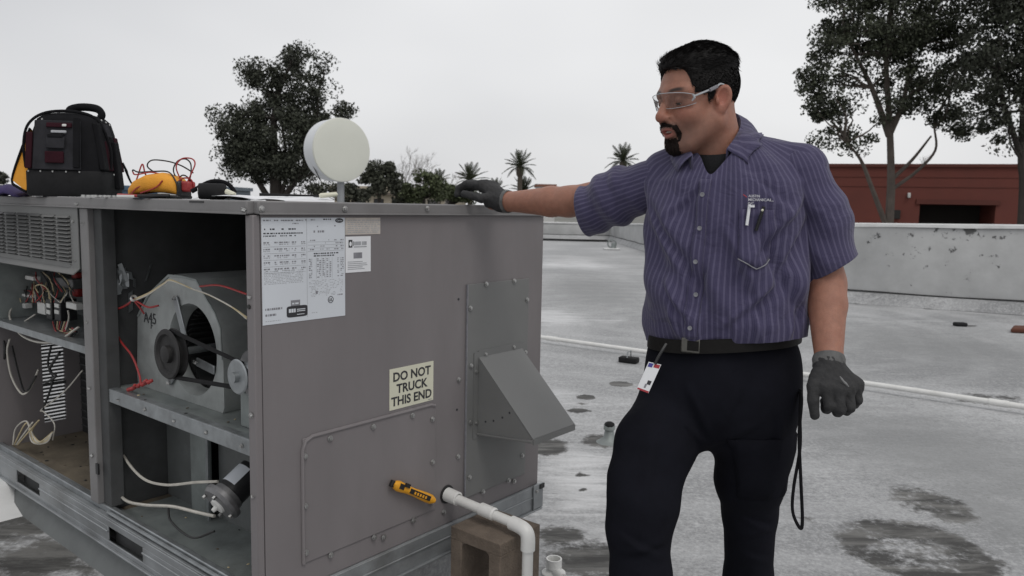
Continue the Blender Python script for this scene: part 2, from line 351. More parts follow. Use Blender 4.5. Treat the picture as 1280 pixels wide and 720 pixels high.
def parapet(name, A, B, zA, zB, label, th=.28, cuts=None):
    A, B = np.array(A), np.array(B); d = (B-A)/np.linalg.norm(B-A); nrm = np.array([d[1], -d[0]])
    mid = np.array([0., 10.]); 
    if (mid-A)@nrm > 0: nrm = -nrm       # nrm points outward (away from roof)
    L = np.linalg.norm(B-A); t = thing(name, label, 'wall', (A[0], A[1], 0))
    def W_(s, o, z): p = d*s + nrm*o; return (p[0], p[1], z)
    n = max(2, int(L/.5)); m = MB(); V = []; F = []
    rnd = random.Random(3)
    for i in range(n+1):
        s = L*i/n; zt = zA + (zB-zA)*i/n + rnd.uniform(-.008, .008)
        V += [W_(s, .012+rnd.uniform(-.004, .004), .04), W_(s, rnd.uniform(-.006,.006), zt-.012), W_(s, .02, zt), W_(s, th, zt+.012), W_(s, th+.012, -6.0)]
    for i in range(n):
        for k in range(4): a = i*5+k; F.append((a, a+1, a+6, a+5))
    F += [(0,1,2,3,4), tuple(n*5+k for k in (4,3,2,1,0))]
    m.add(V, F).build('masonry', 'parapet', t, ang=60)
    c = MB(); V = []; F = []
    for i in range(n+1):
        s = L*i/n; zt = zA + (zB-zA)*i/n
        V += [W_(s, -.014-rnd.random()*.006, zt-.022-rnd.random()*.012), W_(s, -.012, zt+.016), W_(s, th+.02, zt+.03), W_(s, th+.022, zt-.03)]
    for i in range(n):
        for k in range(3): a = i*4+k; F.append((a, a+1, a+5, a+4))
    F += [(0,1,2,3), tuple(n*4+k for k in (3,2,1,0))]
    c.add(V, F).build('coping', 'cap_white', t, ang=50)
    # cant strip at the foot
    c = MB(); V = []; F = []
    for i in range(n+1):
        s = L*i/n
        V += [W_(s, .0, .17+rnd.uniform(-.006,.006)), W_(s, -.014, .165), W_(s, -.17+rnd.uniform(-.02,.02), .004), W_(s, .01, -.02)]
    for i in range(n):
        for k in range(3): a = i*4+k; F.append((a, a+1, a+5, a+4))
    c.add(V, F).build('cant_strip', 'roof', t, ang=80)
    m = MB(); pts = [W_(L*i/n, -.004, .182+.008*math.sin(i*1.3)) for i in range(n+1)]
    m.tube(pts, .011, 5).build('seam_line', 'seam', t)
    return t
zK = at(1024,280.7,float(K[1]))[2]; zR = at(1280,283.5,float(R0[1]))[2]; zC = at(775,280,33.)[2]
parapet('parapet_wall', K, R1, zK, zK + (zR-zK)*14/np.linalg.norm(R0-K), 'grey parapet wall with black peeling spots below the red building')
parapet('parapet_wall', K + np.array([0,.0]), C1, zK-.02, zC, 'parapet wall receding behind the man towards the far corner')
parapet('parapet_wall', C1, L1, zC-.01, at(690,276.5,33.2)[2], 'low far parapet wall below the row of palms')
parapet('parapet_wall', L1, L2, .75, .75, 'parapet wall far out on the left edge of the roof')
# ---- buildings
mat('red_wall', (.150,.041,.030), .8, 0, .12, 1.2, .1, 10, .2, (.09,.02,.015))
mat('red_trim', (.115,.032,.023), .8, 0, .12, 1.2)
mat('dark_recess', (.03,.027,.025), .9)
mat('glass_dark', (.02,.022,.024), .15)
mat('beige_wall', (.42,.37,.29), .85, 0, .1, .5); mat('beige_roof', (.30,.26,.22), .85, 0, .1, .5)
mat('blue_wall', (.07,.13,.20), .7, 0, .1, .5); mat('brown_roof', (.22,.10,.07), .85, 0, .1, .5); mat('pale_wall', (.55,.55,.54), .8, 0, .06, .5)
mat('slate_wall', (.12,.15,.18), .7, 0, .1, .5)
# red building: facade from left end (behind the man) to beyond the frame
A = at(1015, 211.8, 27.0); B = at(1360, 205.5, 24.5); topz = (A[2]+B[2])/2; A = A[:2]; B = B[:2]
L = np.linalg.norm(B-A)+6; d = (B-A)/np.linalg.norm(B-A); ang = math.atan2(d[1], d[0])
rb = thing('red_building', 'red building with flat roof and dark recess behind the trees', 'building', (A[0], A[1], -6), ang)
def fac(px, py):      # px -> (s, z) on facade
    dd = ray(px, py); n = np.array([-d[1], d[0]]); k = (n@A)/(n@dd[:2]); P = dd*k; return float((P[:2]-A)@d), float(P[2]+CZ+6)
H_ = topz+6; x0, zt = fac(1150, 255); x1, _ = fac(1245, 255)
m = MB(); m.box(0, x0, 0, 9, 0, H_); m.box(x1, L, 0, 9, 0, H_); m.box(x0, x1, .002, 9, zt, H_); m.box(x0, x1, 1.9, 9, 0, zt)
m.build('wall', 'red_wall', rb)
rc = MB(); rc.box(x0+.02, x1-.02, 1.84, 1.895, 0, zt-.02); rc.build('recess_wall', 'dark_recess', rb)
MB().box(-.05, L+.05, -.06, 9.05, H_, H_+.10).build('coping', 'red_trim', rb)
MB().box(x0-.12, x1+.12, -.05, 0-.003, zt, zt+.16).build('lintel', 'red_trim', rb)
for k in range(14):
    z_ = H_-.35-k*.32
    if z_ > zt+.25: MB().box(0, L, -.012, -.002, z_, z_+.02).build('course_line', 'red_trim', rb)
lx, lz = fac(1136, 244); lm = MB(); lm.box(lx-.045, lx+.045, -.10, -.004, lz-.09, lz+.08); lm.build('wall_lamp', 'white_plastic', rb, .02)
ex, ez = fac(1120, 268); MB().box(ex-.12, ex+.12, -.1, -.004, ez-.15, ez+.15).build('electric_box', 'dark_recess', rb, .01)
# beige building far left of centre
P0 = at(418, 232, 95); P1 = at(575, 234, 95)
bb = thing('beige_building', 'low beige building with overhanging flat roof behind the small tree', 'building', (P0[0], 95, -6))
wd = P1[0]-P0[0]; zt = P0[2]+6
MB().box(0, wd, 0, 12, 0, zt-1.0).build('wall', 'beige_wall', bb); rf = MB().box(-.6, wd+.6, -.8, 12.5, zt-.75, zt).build('roof', 'beige_wall', bb)
MB().box(-.4, wd+.4, -.6, 12.3, zt-1.0, zt-.755).build('fascia', 'beige_roof', bb)
for i in range(7):
    xa = wd*(i+.2)/7; wi = MB().box(xa, xa+wd/7*.55, -.06, -.003, zt-2.6, zt-1.5).build('window', 'dark_recess', bb); MB().box(xa+.1, xa+wd/7*.55-.1, -.075, -.062, zt-2.5, zt-1.6).build('pane', 'glass_dark', wi)
def simple_building(name, label, pxa, pxb, pyt, Y, wall, roofm):
    a = at(pxa, pyt, Y); b = at(pxb, pyt, Y); w_ = b[0]-a[0]; z = a[2]+6
    t = thing(name, label, 'building', (a[0], Y, -6)); MB().box(0, w_, 0, 8, 0, z-.5).build('wall', wall, t)
    MB().box(-.3, w_+.3, -.3, 8.3, z-.497, z).build('roof', roofm, t)
    for i in range(4):
        xa = w_*(i+.25)/4; wi = MB().box(xa, xa+w_/8, -.06, -.003, z-2.4, z-1.3).build('window', 'dark_recess', t); MB().box(xa+.08, xa+w_/8-.08, -.075, -.062, z-2.3, z-1.4).build('pane', 'glass_dark', wi)
    return t
simple_building('blue_building', 'small blue building seen just right of the tool bag', 118, 155, 231, 85, 'blue_wall', 'blue_wall')
simple_building('slate_building', 'low slate grey building seen right of the black canister', 262, 289, 233, 110, 'slate_wall', 'slate_wall')
simple_building('pale_building', 'pale low building seen between tool bag and test meter', 150, 200, 239, 120, 'pale_wall', 'pale_wall')
simple_building('brown_roofed_building', 'far building with brown roof just above the bare forearm', 671, 694, 230, 150, 'pale_wall', 'brown_roof')
# ---- vegetation
mat('leaf_euc', (.042,.049,.029), .7, 0, .3, .5, island=.6); mat('leaf_dark', (.038,.043,.029), .75, 0, .3, .5, island=.55); mat('leaf_green', (.070,.086,.040), .75, 0, .3, .5, island=.5)  # leaf_green is lightened so that distance haze sits in its colour
mat('leaf_palm', (.042,.052,.024), .7, 0, .3, .5, island=.4); mat('leaf_small', (.055,.060,.042), .75, 0, .3, .5, island=.5)  # leaf_small raised the same way, haze put into the leaf colour
mat('bark', (.045,.038,.033), .9, 0, .3, 3); mat('bark_pale', (.115,.095,.082), .9, 0, .3, 3); mat('twig', (.20,.185,.175), .9, 0, .2, 3); mat('palm_trunk', (.09,.075,.06), .9, 0, .3, 4)
def crown_mesh(blobs, n, size, rng, clump=.22, per=130):
    """leaf-sized faces gathered in clumps spread through the crown's volume"""
    V = []; F = []; w_ = np.array([b[1][0]*b[1][1]*b[1][2] for b in blobs])**.75; w_ /= w_.sum()
    nc = n//per; k = rng.choice(len(blobs), nc, p=w_); clumps = []
    for i in k:
        c, r = np.array(blobs[i][0]), np.array(blobs[i][1]); v = rng.normal(size=3); v /= np.linalg.norm(v)
        clumps.append(c + v*r*rng.uniform(.25, 1.0)**.55)
    C = np.repeat(np.array(clumps), per, 0); k = len(C); sg = np.repeat(clump*rng.uniform(.5, 1.45, len(clumps)), per)[:, None]
    g = rng.normal(size=(k, 3)); ln = np.linalg.norm(g, axis=1, keepdims=True); g = g/ln*np.minimum(ln, 1.75)
    P = C + g*sg*np.array([1, 1, .72]); a = rng.normal(size=(k, 3)); a[:, 2] -= .5; a /= np.linalg.norm(a, axis=1, keepdims=True); b = np.cross(a, rng.normal(size=(k, 3))); b /= np.linalg.norm(b, axis=1, keepdims=True)+1e-9
    l = (size*rng.uniform(.6, 1.4, k))[:, None]; V = np.stack([P-a*l*.5, P+b*l*.3, P+a*l*.5, P-b*l*.3], 1).reshape(-1, 3); F = np.arange(4*k).reshape(-1, 4)
    me = bpy.data.meshes.new('crown'); me.from_pydata(V.tolist(), [], F.tolist()); me.update(); return me, clumps
def wiggle(a, b, n, amp, rng):
    a, b = np.array(a, float), np.array(b, float); L = np.linalg.norm(b-a); o = []
    for i in range(n+1):
        t = i/n; o.append(a + (b-a)*t + rng.normal(size=3)*amp*L*math.sin(PI*t)*np.array([1,1,.4]))
    return o
def broad_tree(name, label, base, blobs, n, size, trunks, leafm, barkm, seed, clump=.3, group=None, r0=.2, limbs=14):
    """base: world foot; blobs: world ellipsoids; trunks: list of polylines in world"""
    rng = np.random.default_rng(seed); base = np.array(base, float); t = thing(name, label, 'tree', base, group=group)
    loc = [((np.array(c)-base), r) for c, r in blobs]; me, cl = crown_mesh(loc, n, size, rng, clump)
    link('crown', me, leafm, t)
    m = MB(); tips = []
    for tr in trunks:
        P = [np.array(p)-base for p in tr[0]]; m.tube(curve(P, 5), list(np.linspace(tr[1], tr[2], 5*(len(P)-1)+1)), 7); tips += P[1:]
    m.build('trunk', barkm, t)
    m = MB(); tips = np.array(tips)
    for i in rng.choice(len(cl), min(limbs*3, len(cl)), replace=False):
        c = cl[i]; j = np.argmin(np.linalg.norm(tips-c, axis=1) + 3*(tips[:, 2] > c[2])); m.tube(wiggle(tips[j], c, 5, .06, rng), list(np.linspace(r0*.28, r0*.05, 6)), 5, False)
    m.build('limbs', barkm, t); return t
def blob(px, py, Y, rpx, rpy, ry=None):
    c = at(px, py, Y); k = Y/FPX; return (c, (rpx*k, ry if ry else rpx*k*.8, rpy*k))
# big eucalyptus left of the drum
D = 42.
bl = [blob(*b) for b in [(350,165,D,48,48),(302,165,D,28,34),(392,165,D,26,34),(385,110,D,26,28),(335,110,D,28,32),(361,80,D+1,16,22),(402,80,D,9,9),(288,180,D-1,18,30),(275,140,D,9,9),(325,200,D,40,30),(375,205,D,36,28),(415,190,D,14,22),(318,92,D,12,14),(430,140,D,8,8),(372,66,D,13,9),(300,215,D,18,14)]]
fo = at(345,300,D); fo[2] = -6
broad_tree('eucalyptus_tree', 'big dark eucalyptus standing behind the white drum antenna', fo, bl, 46000, .15,
  [([fo, at(345,235,D), at(342,190,D), at(345,130,D), at(365,75,D)], .42, .06), ([at(342,262,D), at(370,225,D), at(392,180,D), at(398,120,D)], .2, .05), ([at(346,265,D), at(322,225,D), at(302,185,D), at(292,150,D)], .2, .05), ([at(345,262,D), at(358,215,D), at(352,150,D)], .16, .05)], 'leaf_dark', 'bark', 1, .33, r0=.3, limbs=26)
# tree in front of the red building
D = 21.
bl = [blob(*b) for b in [(1090,60,D,70,62),(1040,100,D,40,46),(1120,20,D,80,50),(1060,20,D,40,38),(1170,70,D,45,55),(1020,125,D,26,28),(1060,160,D,40,28),(1010,100,D,12,16),(1180,130,D,40,26),(1130,110,D,45,40),(1200,20,D,50,60),(1215,95,D+1,36,44),(1195,155,D,26,16),(1080,-50,D,70,50),(1150,-60,D,70,60)]]
fo = at(1114,340,D); fo[2] = -6
broad_tree('broadleaf_tree', 'leafy tree with forked pale trunk in front of the red building', fo, bl, 52000, .085,
  [([fo, at(1112,278,D), at(1114,220,D), at(1112,150,D), at(1108,70,D), at(1118,-20,D)], .135, .05), ([at(1110,288,D), at(1090,235,D), at(1076,200,D), at(1058,178,D)], .08, .025), ([at(1114,225,D), at(1140,200,D), at(1164,170,D)], .06, .025), ([at(1113,165,D), at(1130,125,D), at(1140,60,D)], .1, .03), ([at(1116,236,D), at(1146,214,D), at(1169,188,D), at(1168,160,D)], .05, .025), ([at(1112,170,D), at(1090,110,D), at(1060,50,D)], .1, .03)], 'leaf_euc', 'bark_pale', 2, .185, r0=.14, limbs=30)
D = 19.
bl = [blob(*b) for b in [(1260,60,D,50,60),(1230,100,D,30,40),(1275,130,D,40,36),(1245,165,D,24,18),(1290,20,D,60,60),(1320,90,D,50,60),(1255,-20,D,50,40),(1240,150,D,20,14),(1300,-70,D,60,50)]]
fo = at(1279,350,D); fo[2] = -6
broad_tree('broadleaf_tree', 'leafy tree with dark trunk at the right edge of the picture', fo, bl, 32000, .082,
  [([fo, at(1278,270,D), at(1277,200,D), at(1280,120,D), at(1284,20,D)], .12, .05), ([at(1278,200,D), at(1258,140,D), at(1245,90,D)], .08, .03), ([at(1279,180,D), at(1300,120,D), at(1320,60,D)], .08, .03)], 'leaf_dark', 'bark', 3, .19, r0=.13, limbs=24)
# small tree right of the drum
D = 60.
bl = [blob(*b) for b in [(468,214,D,14,10),(482,210,D,10,10),(474,232,D,16,12),(490,224,D,8,7),(460,220,D,8,6)]]
fo = at(474,300,D); fo[2] = -6
broad_tree('small_tree', 'small round-headed tree between the drum antenna and the bare tree', fo, bl, 3600, .28, [([fo, at(474,246,D), at(475,228,D), at(478,210,D)], .2, .06)], 'leaf_small', 'bark', 4, .3, r0=.2, limbs=8)
D = 48.
bl = [blob(*b) for b in [(2,224,D,8,16),(-14,226,D,16,18)]]; fo = at(-10,300,D); fo[2] = -6
broad_tree('small_tree', 'dark little tree at the left edge behind the tool bag', fo, bl, 1500, .25, [([fo, at(-9,245,D), at(-8,215,D)], .2, .06)], 'leaf_dark', 'bark', 5, .25, r0=.2, limbs=6)
# leafy shrubs beside the palms
for i, (bls, lab, lm, D, sd) in enumerate([([(530,232,16,20),(545,238,16,14),(518,240,12,12)], 'green bushy tree below the bare branches', 'leaf_green', 62., 6), ([(565,240,20,12),(582,243,14,10)], 'green shrub mass under the palm left of the hand', 'leaf_green', 66., 7),
      ([(436,240,14,9),(452,244,12,8),(405,240,16,10)], 'low shrubs in front of the beige building below the drum', 'leaf_small', 70., 8), ([(498,238,10,12),(508,243,10,9)], 'dark shrub left of the green bushy tree', 'leaf_small', 64., 9)]):
    b = [blob(a, c, D, e, f_) for a, c, e, f_ in bls]; fo = at(bls[0][0], 300, D); fo[2] = -6
    broad_tree('bushy_tree', lab, fo, b, 3400, .26, [([fo, at(bls[0][0], bls[0][1]+16, D), at(bls[0][0]+1, bls[0][1], D)], .2, .06)], lm, 'bark', sd, .3, r0=.2, limbs=8)
# bare trees
def bare_tree(label, px, top, Y, seed, spread=.42):
    rng = np.random.default_rng(seed); fo = at(px, 300, Y); fo[2] = -6; t = thing('bare_tree', label, 'tree', fo, group='bare trees'); Ht = at(px, top, Y)[2]+6; m = MB()
    def grow(p, dr, L, r, dep):
        q = p + dr*L; m.tube(wiggle(p, q, 3, .05, rng), list(np.linspace(r, r*.6, 4)), 5, False)
        if dep == 0: return
        for k in range(3 if dep > 1 else 4):
            nd = dr + rng.normal(size=3)*spread; nd[2] = abs(nd[2])*.8+.25; nd /= np.linalg.norm(nd); grow(p + dr*L*rng.uniform(.55, 1), nd, L*rng.uniform(.5, .72), r*.58, dep-1)
    grow(np.zeros(3), np.array([0,0,1.]), Ht*.45, .13, 6); m.build('branches', 'twig', t); return t
bare_tree('thin bare tree with fine grey twigs left of its bare neighbour', 519, 185, 75, 21); bare_tree('thin bare tree with fine grey twigs right of its bare neighbour', 541, 190, 76, 22)
bare_tree('tiny bare treetop above the red building roof left', 1155, 192, 70, 23); bare_tree('tiny bare treetop above the red building roof right', 1205, 196, 72, 24)
# palms
def frond_mesh(L, droop, seed):
    rng = np.random.default_rng(seed); m = MB(); pts = []
    for i in range(11):
        t = i/10; pts.append(np.array([L*(t-.12*droop*t*t), 0, L*(.10*t - droop*.55*t*t)]))
    m.tube(pts, list(np.linspace(L*.016, L*.004, 11)), 4, False)
    n = 24
    for k in range(2, n):
        t = k/n; i = min(int(t*10), 9); p = pts[i] + (pts[i+1]-pts[i])*(t*10-i); tg = pts[i+1]-pts[i]; tg /= np.linalg.norm(tg); ll = L*.26*math.sin(PI*min(1, t*.85+.13))**.7
        for sgn in (-1, 1):
            dr = tg*.75 + np.array([0, sgn*.75, .12-.25*rng.random()]); dr /= np.linalg.norm(dr); wv = np.cross(dr, np.array([0,0,1.])); wv /= np.linalg.norm(wv)
            e = p + dr*ll*rng.uniform(.8, 1.1) + np.array([0,0,-ll*.12]); b = len(m.V); wv = wv*L*.010
            m.V += [tuple(p-wv), tuple(p+wv), tuple(p+dr*ll*.6+wv*.8), tuple(e), tuple(p+dr*ll*.6-wv*.8)]; m.F.append((b, b+1, b+2, b+3, b+4))
    me = bpy.data.meshes.new('frond'); me.from_pydata([tuple(map(float, v)) for v in m.V], [], m.F); me.update(); me.materials.append(MATS['leaf_palm']); return me
FR = [frond_mesh(1, .25, 1), frond_mesh(1, .6, 2), frond_mesh(1, 1.05, 3)]
def palm(label, px, py, Y, rpx, seed, nf=24, low=-.2):
    rng = np.random.default_rng(seed); c = at(px, py, Y); R = rpx*Y/FPX; t = thing('palm_tree', label, 'palm', (c[0], c[1], -6), group='palms beyond the roof'); h = c[2]+6
    m = MB(); P = [(.02*math.sin(i), 0, h*i/8) for i in range(9)]; m.tube(P, [R*.13+.05*(i == 0) for i in range(8)]+[R*.10], 9); m.lathe((0,0,h-R*.5), (0,0,1), [(0,R*.12),(R*.12,R*.19),(R*.4,R*.2),(R*.52,R*.1),(R*.56,0)], 10); m.build('trunk', 'palm_trunk', t)
    for i in range(nf):
        el = low + (1.45-low)*((i+.5)/nf)**1.0; az = i*2.39996+rng.uniform(-.2, .2); k = 0 if el > .8 else (1 if el > .25 else 2)
        o = bpy.data.objects.new('frond', FR[k]); COL.objects.link(o); o.parent = t; o.location = (0, 0, h); o.scale = (R*rng.uniform(.88, 1.08),)*3; o.rotation_euler = (rng.uniform(-.3, .3), -el, az)
palm('tall palm with upright crown just above the forearm', 650, 209, 110, 24, 1)
palm('palm with spreading crown directly behind the gloved hand', 588, 226, 100, 25, 2)
palm('short palm low behind the glove cuff', 620, 240, 115, 19, 3); palm('short palm at the foot of the tall palm', 655, 240, 112, 22, 4)
palm('palm with tawny lower fronds right of the bare trees', 549, 226, 95, 17, 5, low=-.8)
palm('palm peeking out above the raised sleeve', 779, 202, 105, 24, 6)
# ---- drum antenna on the roof
D = 9.0; c = at(422, 188, D); dr = np.array([.66, -.75, .0]); dr /= np.linalg.norm(dr); Rr = 38.5*D/FPX
an = thing('drum_antenna', 'white drum antenna with pale round cover on a steel pole', 'antenna', (c[0], c[1], 0)); o_ = np.array([0, 0, c[2]])
MB().lathe(o_-dr*.15, dr, [(-.02,0),(-.02,Rr*.5),(0,Rr*.92),(.012,Rr*.985),(.24,Rr*.985),(.24,Rr*.9)], 56).build('drum', 'drum_white', an, ang=30)
MB().lathe(o_-dr*.15, dr, [(.235,Rr*1.0),(.252,Rr*1.006),(.262,Rr*.995),(.268,Rr*.94),(.275,Rr*.5),(.277,0)], 56).build('radome', 'radome', an, ang=50)
MB().lathe(o_-dr*.15, dr, [(.205,Rr*.99),(.205,Rr*1.012),(.238,Rr*1.012),(.238,Rr*.99)], 56).build('clamp_band', 'drum_white', an)
MB().tube([(0.03,.02,0),(0.03,.02,c[2]-Rr*.55)], .042, 14).build('pole', 'post_metal', an); MB().lathe((.03,.02,.001), (0,0,1), [(0,.0),(0,.16),(.012,.16),(.012,0)], 20).build('base_plate', 'post_metal', an)
MB().obox(o_-dr*.2+np.array([0,0,-.05]), [dr, np.cross(dr,(0,0,1)), (0,0,1)], (.05,.09,.16)).build('bracket', 'post_metal', an, .008)
MB().tube([o_-dr*.02+np.array([-.26,-.2,-.12]), o_+np.array([-.16,-.14,-.36])], .006, 6).build('cable', 'wire_black', an)
# ================================================================== ROOFTOP UNIT
unit = thing('rooftop_unit', 'grey rooftop air handling unit with its side panels removed', 'air conditioner', (UN[0], UN[1], UZ), math.atan2(UE[1], UE[0]))
H = UH; W = UW; L = UL; TR = .033     # trim height
def S3(px, py, off): y, z = uside(px, py, off); return (off, y, z)
# hex washer screw shared mesh, axis -y (end) ; rotated copies for the side
sm = MB(); sm.lathe((0,0,0), (0,-1,0), [(0,.0085),(.0015,.0085),(.002,.0062),(.0065,.0058),(.007,.004),(.007,0)], 8); SCREW = mesh_from('screw', sm.V, sm.F); SCREW.materials.append(MATS['screw'])
def screw(p, parent, side=False, s=1.0):
    o = bpy.data.objects.new('screw', SCREW); COL.objects.link(o); o.parent = parent; o.location = tuple(map(float, p)); o.scale = (s,)*3
    o.rotation_euler = (0, random.uniform(0, 3), -PI/2 if side else 0); 
    if side: o.rotation_euler = (random.uniform(0, 3), 0, -PI/2)
    return o
def escrews(pxs, parent, y=-.001, s=1.0):
    for (a, b) in pxs: x, z = uend(a, b); screw((x, y, z), parent, s=s)
# --- shell
MB().box(.012, W-.004, .004, L, H-.006, H-.001).build('top_panel', 'galv_dull', unit)
e_tr = MB(); e_tr.box(.010, W+.006, -.009, .02, H-TR, H); e_tr = e_tr.build('end_trim', 'trim', unit, .004)
e_lip = MB().box(.012, W+.002, -.014, -.0095, H-TR-.001, H-TR+.004).build('drip_lip', 'trim', e_tr, .001)
s_tr = MB().box(-.009, .02, .012, L, H-TR, H).build('side_trim', 'trim', unit, .004)
MB().box(-.014, -.0095, .012, L, H-TR-.001, H-TR+.004).build('drip_lip', 'trim', s_tr, .001)
escrews([(324,261),(428,261),(531,260.5),(617,260)], e_tr, -.010)
for px, py in ((310,261.5),(100,254)): y, z = uside(px, py); screw((-.010, y, z), s_tr, True)
end = MB().box(.021, W, 0, .012, .088, H-TR-.002).build('end_panel', 'cabinet', unit)
post = MB(); post.box(0, .020, .0, .033, .088, H-TR-.002).build('corner_post', 'cabinet', unit, .003)
for py in (370, 517, 616): y, z = uside(309.5, py); screw((-.001, .017, z), unit, True, .9)
hl = MB().lathe((-.001, .02, uside(309,383)[1]), (-1,0,0), [(0,.006),(.002,.006),(.002,0)], 10).build('hole_plug', 'black_plastic', unit)
bk = MB().box(W-.012, W, .013, L-.013, .088, H-TR).build('back_panel', 'cabinet', unit)
# --- access panel with rolled rim
ap = MB(); x0, x1, z0, z1 = .134, .628, .420-UZ, .762-UZ
ap = MB().box(x0, x1, -.004, -.001, z0, z1).build('access_panel', 'cabinet', unit, .002)
rim = [(x0, z0), (x0, z1-.03), (x0+.009, z1-.009), (x0+.03, z1), (x1-.02, z1), (x1-.004, z1-.006)]
MB().tube([(x, -.003, z) for x, z in rim], .0055, 8).build('rolled_rim', 'cabinet', ap)
escrews([(411,547.5),(465,533),(514,519),(539,523.5),(379.5,570),(539,577),(537,628),(515,650),(466,671),(478,671),(412,693),(380,632),(381,690)], ap, -.005)
escrews([(573,474.5),(572,570.5),(554,640)], end, -.001)
for px, py in ((573,374),(571,512)):
    x, z = uend(px, py); MB().lathe((x, -.0005, z), (0,-1,0), [(0,.004),(.001,.004),(.001,0)], 8).build('hole', 'ink', end)
# --- flue panel and hood
fx0, fx1, fz0, fz1 = .768, 1.088, .415-UZ, 1.126-UZ
fp = MB().box(fx0, fx1, -.005, -.001, fz0, fz1).build('flue_panel', 'cabinet_grey', unit, .0015)
MB().box(fx0-.004, fx0-.0008, -.0075, -.0015, fz0, fz1).build('edge_strip', 'ink_grey', fp)
escrews([(606,355),(641,351),(657,374.5),(586,385),(587,457),(586,527),(655,440),(585,596),(602,614),(634,600),(641,601),(651,569)], fp, -.006)
hx0, hx1, hz0, hz1, hd = .822, 1.052, .372, .612, .238
ho = MB(); T = .0022
ho.poly([(hx0,-.007,hz1),(hx1,-.007,hz1),(hx1,-hd,hz0+.012),(hx0,-hd,hz0+.012)], (0,-.0015,T))
ho.poly([(hx0,-.007,hz1),(hx0,-.007,hz0-.012),(hx0,-hd,hz0+.010)], (T,0,0)); ho.poly([(hx1,-.007,hz1),(hx1,-.007,hz0-.012),(hx1,-hd,hz0+.010)], (-T,0,0))
ho.box(hx0, hx1, -hd-.004, -hd+.0, hz0-.006, hz0+.013)
hood = ho.build('flue_hood', 'cabinet_grey', unit)
fl = MB(); fl.box(hx0-.022, hx0-.001, -.0078, -.0053, hz0-.03, hz1+.02); fl.box(hx0-.001, hx1+.001, -.0078, -.0053, hz1+.001, hz1+.024); fl.box(hx1+.001, hx1+.02, -.0078, -.0053, hz0-.03, hz1+.02); fl.build('flange', 'cabinet_grey', hood)
MB().tube([(hx0-.003,-.009,hz0-.016),(hx0-.003,-hd,hz0+.004)], .004, 6).build('hem', 'cabinet_grey', hood)
escrews([(593,464),(593,528),(640,433.5),(605,442.5)], hood, -.008, .8)
for px, py in ((607,527),(617,526),(628,522),(637,516)):
    y, z = uside(px, py, hx0); MB().lathe((hx0-.0003, y, z), (-1,0,0), [(0,.0035),(.0006,.0035),(.0006,0)], 8).build('vent_hole', 'ink', hood)
MB().box(hx0+.01, hx1-.01, -.0064, -.0052, hz0, hz1-.02).build('flue_opening', 'insul', fp)
# --- stickers and sign (flat print)
def sheet(name, x0, x1, z0, z1, m, y=-.0012, parent=None): return MB().box(x0, x1, y, y+.0008, z0, z1).build(name, m, parent or unit)
def quads(rects, y, m, parent, name='print'):
    b = MB()
    for (xa, xb, za, zb) in rects: b.add([(xa,y,za),(xb,y,za),(xb,y,zb),(xa,y,zb)], [(0,1,2,3)])
    o = b.build(name, m, parent, smooth=False)
    if len(rects) > 1: o['kind'] = 'stuff'
    return o
def etext(txt, x, z, size, m, parent, y=-.0022, w_=0.0, name='lettering', rot=0, sx=1.0):
    me = text_mesh(txt, size, w_); me.materials.clear(); me.materials.append(MATS[m]); o = bpy.data.objects.new(name, me); COL.objects.link(o); o.parent = parent; o.location = (x, y, z); o.rotation_euler = (PI/2, rot, 0); o.scale = (sx,1,1); return o
LX0, LX1, LZ0, LZ1 = .0225, .277, 1.074-UZ, 1.339-UZ
lab = sheet('rating_label', LX0, LX1, LZ0, LZ1, 'label_white'); lab['label'] = 'large white rating label with tables and two black logos'
rl = random.Random(5); lw = LX1-LX0; lh = LZ1-LZ0
def LR(u0, u1, v0, v1): return (LX0+u0*lw, LX0+u1*lw, LZ1-v1*lh, LZ1-v0*lh)   # u right, v down
mid_, fine_, darkp = [], [], []
def words(u0, u1, v, h, dens, lst):
    u = u0
    while u < u1:
        l = rl.uniform(.008, .03)
        if rl.random() < dens: lst.append(LR(u, min(u+l, u1), v, v+h))
        u += l + rl.uniform(.004, .012)
words(.02,.48,.02,.012,.9,mid_); words(.5,.62,.015,.012,.8,mid_); words(.72,.82,.01,.012,.95,darkp); words(.35,.42,.05,.01,.8,mid_); words(.03,.4,.10,.014,.55,darkp); words(.86,.98,.075,.012,.6,mid_); words(.60,.74,.125,.02,.8,mid_)
words(.02,.47,.14,.012,.95,darkp); words(.02,.40,.165,.010,.95,darkp); words(.55,.98,.08,.010,.3,mid_)
for r in range(5):
    v = .225+r*.062
    for (a, b) in ((.02,.09),(.14,.24),(.25,.31),(.34,.39),(.45,.5)): words(a, b, v, .013, .9, mid_); words(a, b, v+.02, .009, .7, fine_)
    fine_.append(LR(.02, .5, v+.045, v+.048))
for r in range(9): words(.02, .47, .50+r*.0145, .005, .9, fine_)
for r in range(4):
    v = .215+r*.03; words(.54,.62,v,.011,.6,mid_); words(.68,.80,v,.009,.5,fine_); words(.86,.98,v,.011,.6,mid_); fine_.append(LR(.53,.98,v+.02,v+.023))
words(.6,.92,.345,.012,.95,darkp); words(.6,.86,.368,.012,.95,darkp)
for r in range(11):
    v = .40+r*.018
    for (a, b) in ((.54,.58),(.64,.69),(.71,.74),(.76,.78),(.80,.82),(.9,.92),(.94,.98)): words(a, b, v, .009, .75, mid_)
for c in (.63,.7,.75,.79,.83): fine_.append(LR(c, c+.003, .39, .60))
for r in range(12): words(.54, .97, .615+r*.014, .005, .55, fine_)
words(.62,.67,.72,.03,.9,mid_); words(.9,.97,.77,.012,.9,mid_); words(.03,.22,.845,.02,.95,mid_); words(.03,.15,.90,.02,.95,mid_); words(.54,.64,.93,.006,.9,fine_); words(.03,.2,.965,.005,.9,fine_)
fine_.append(LR(.515,.519,.01,.97))
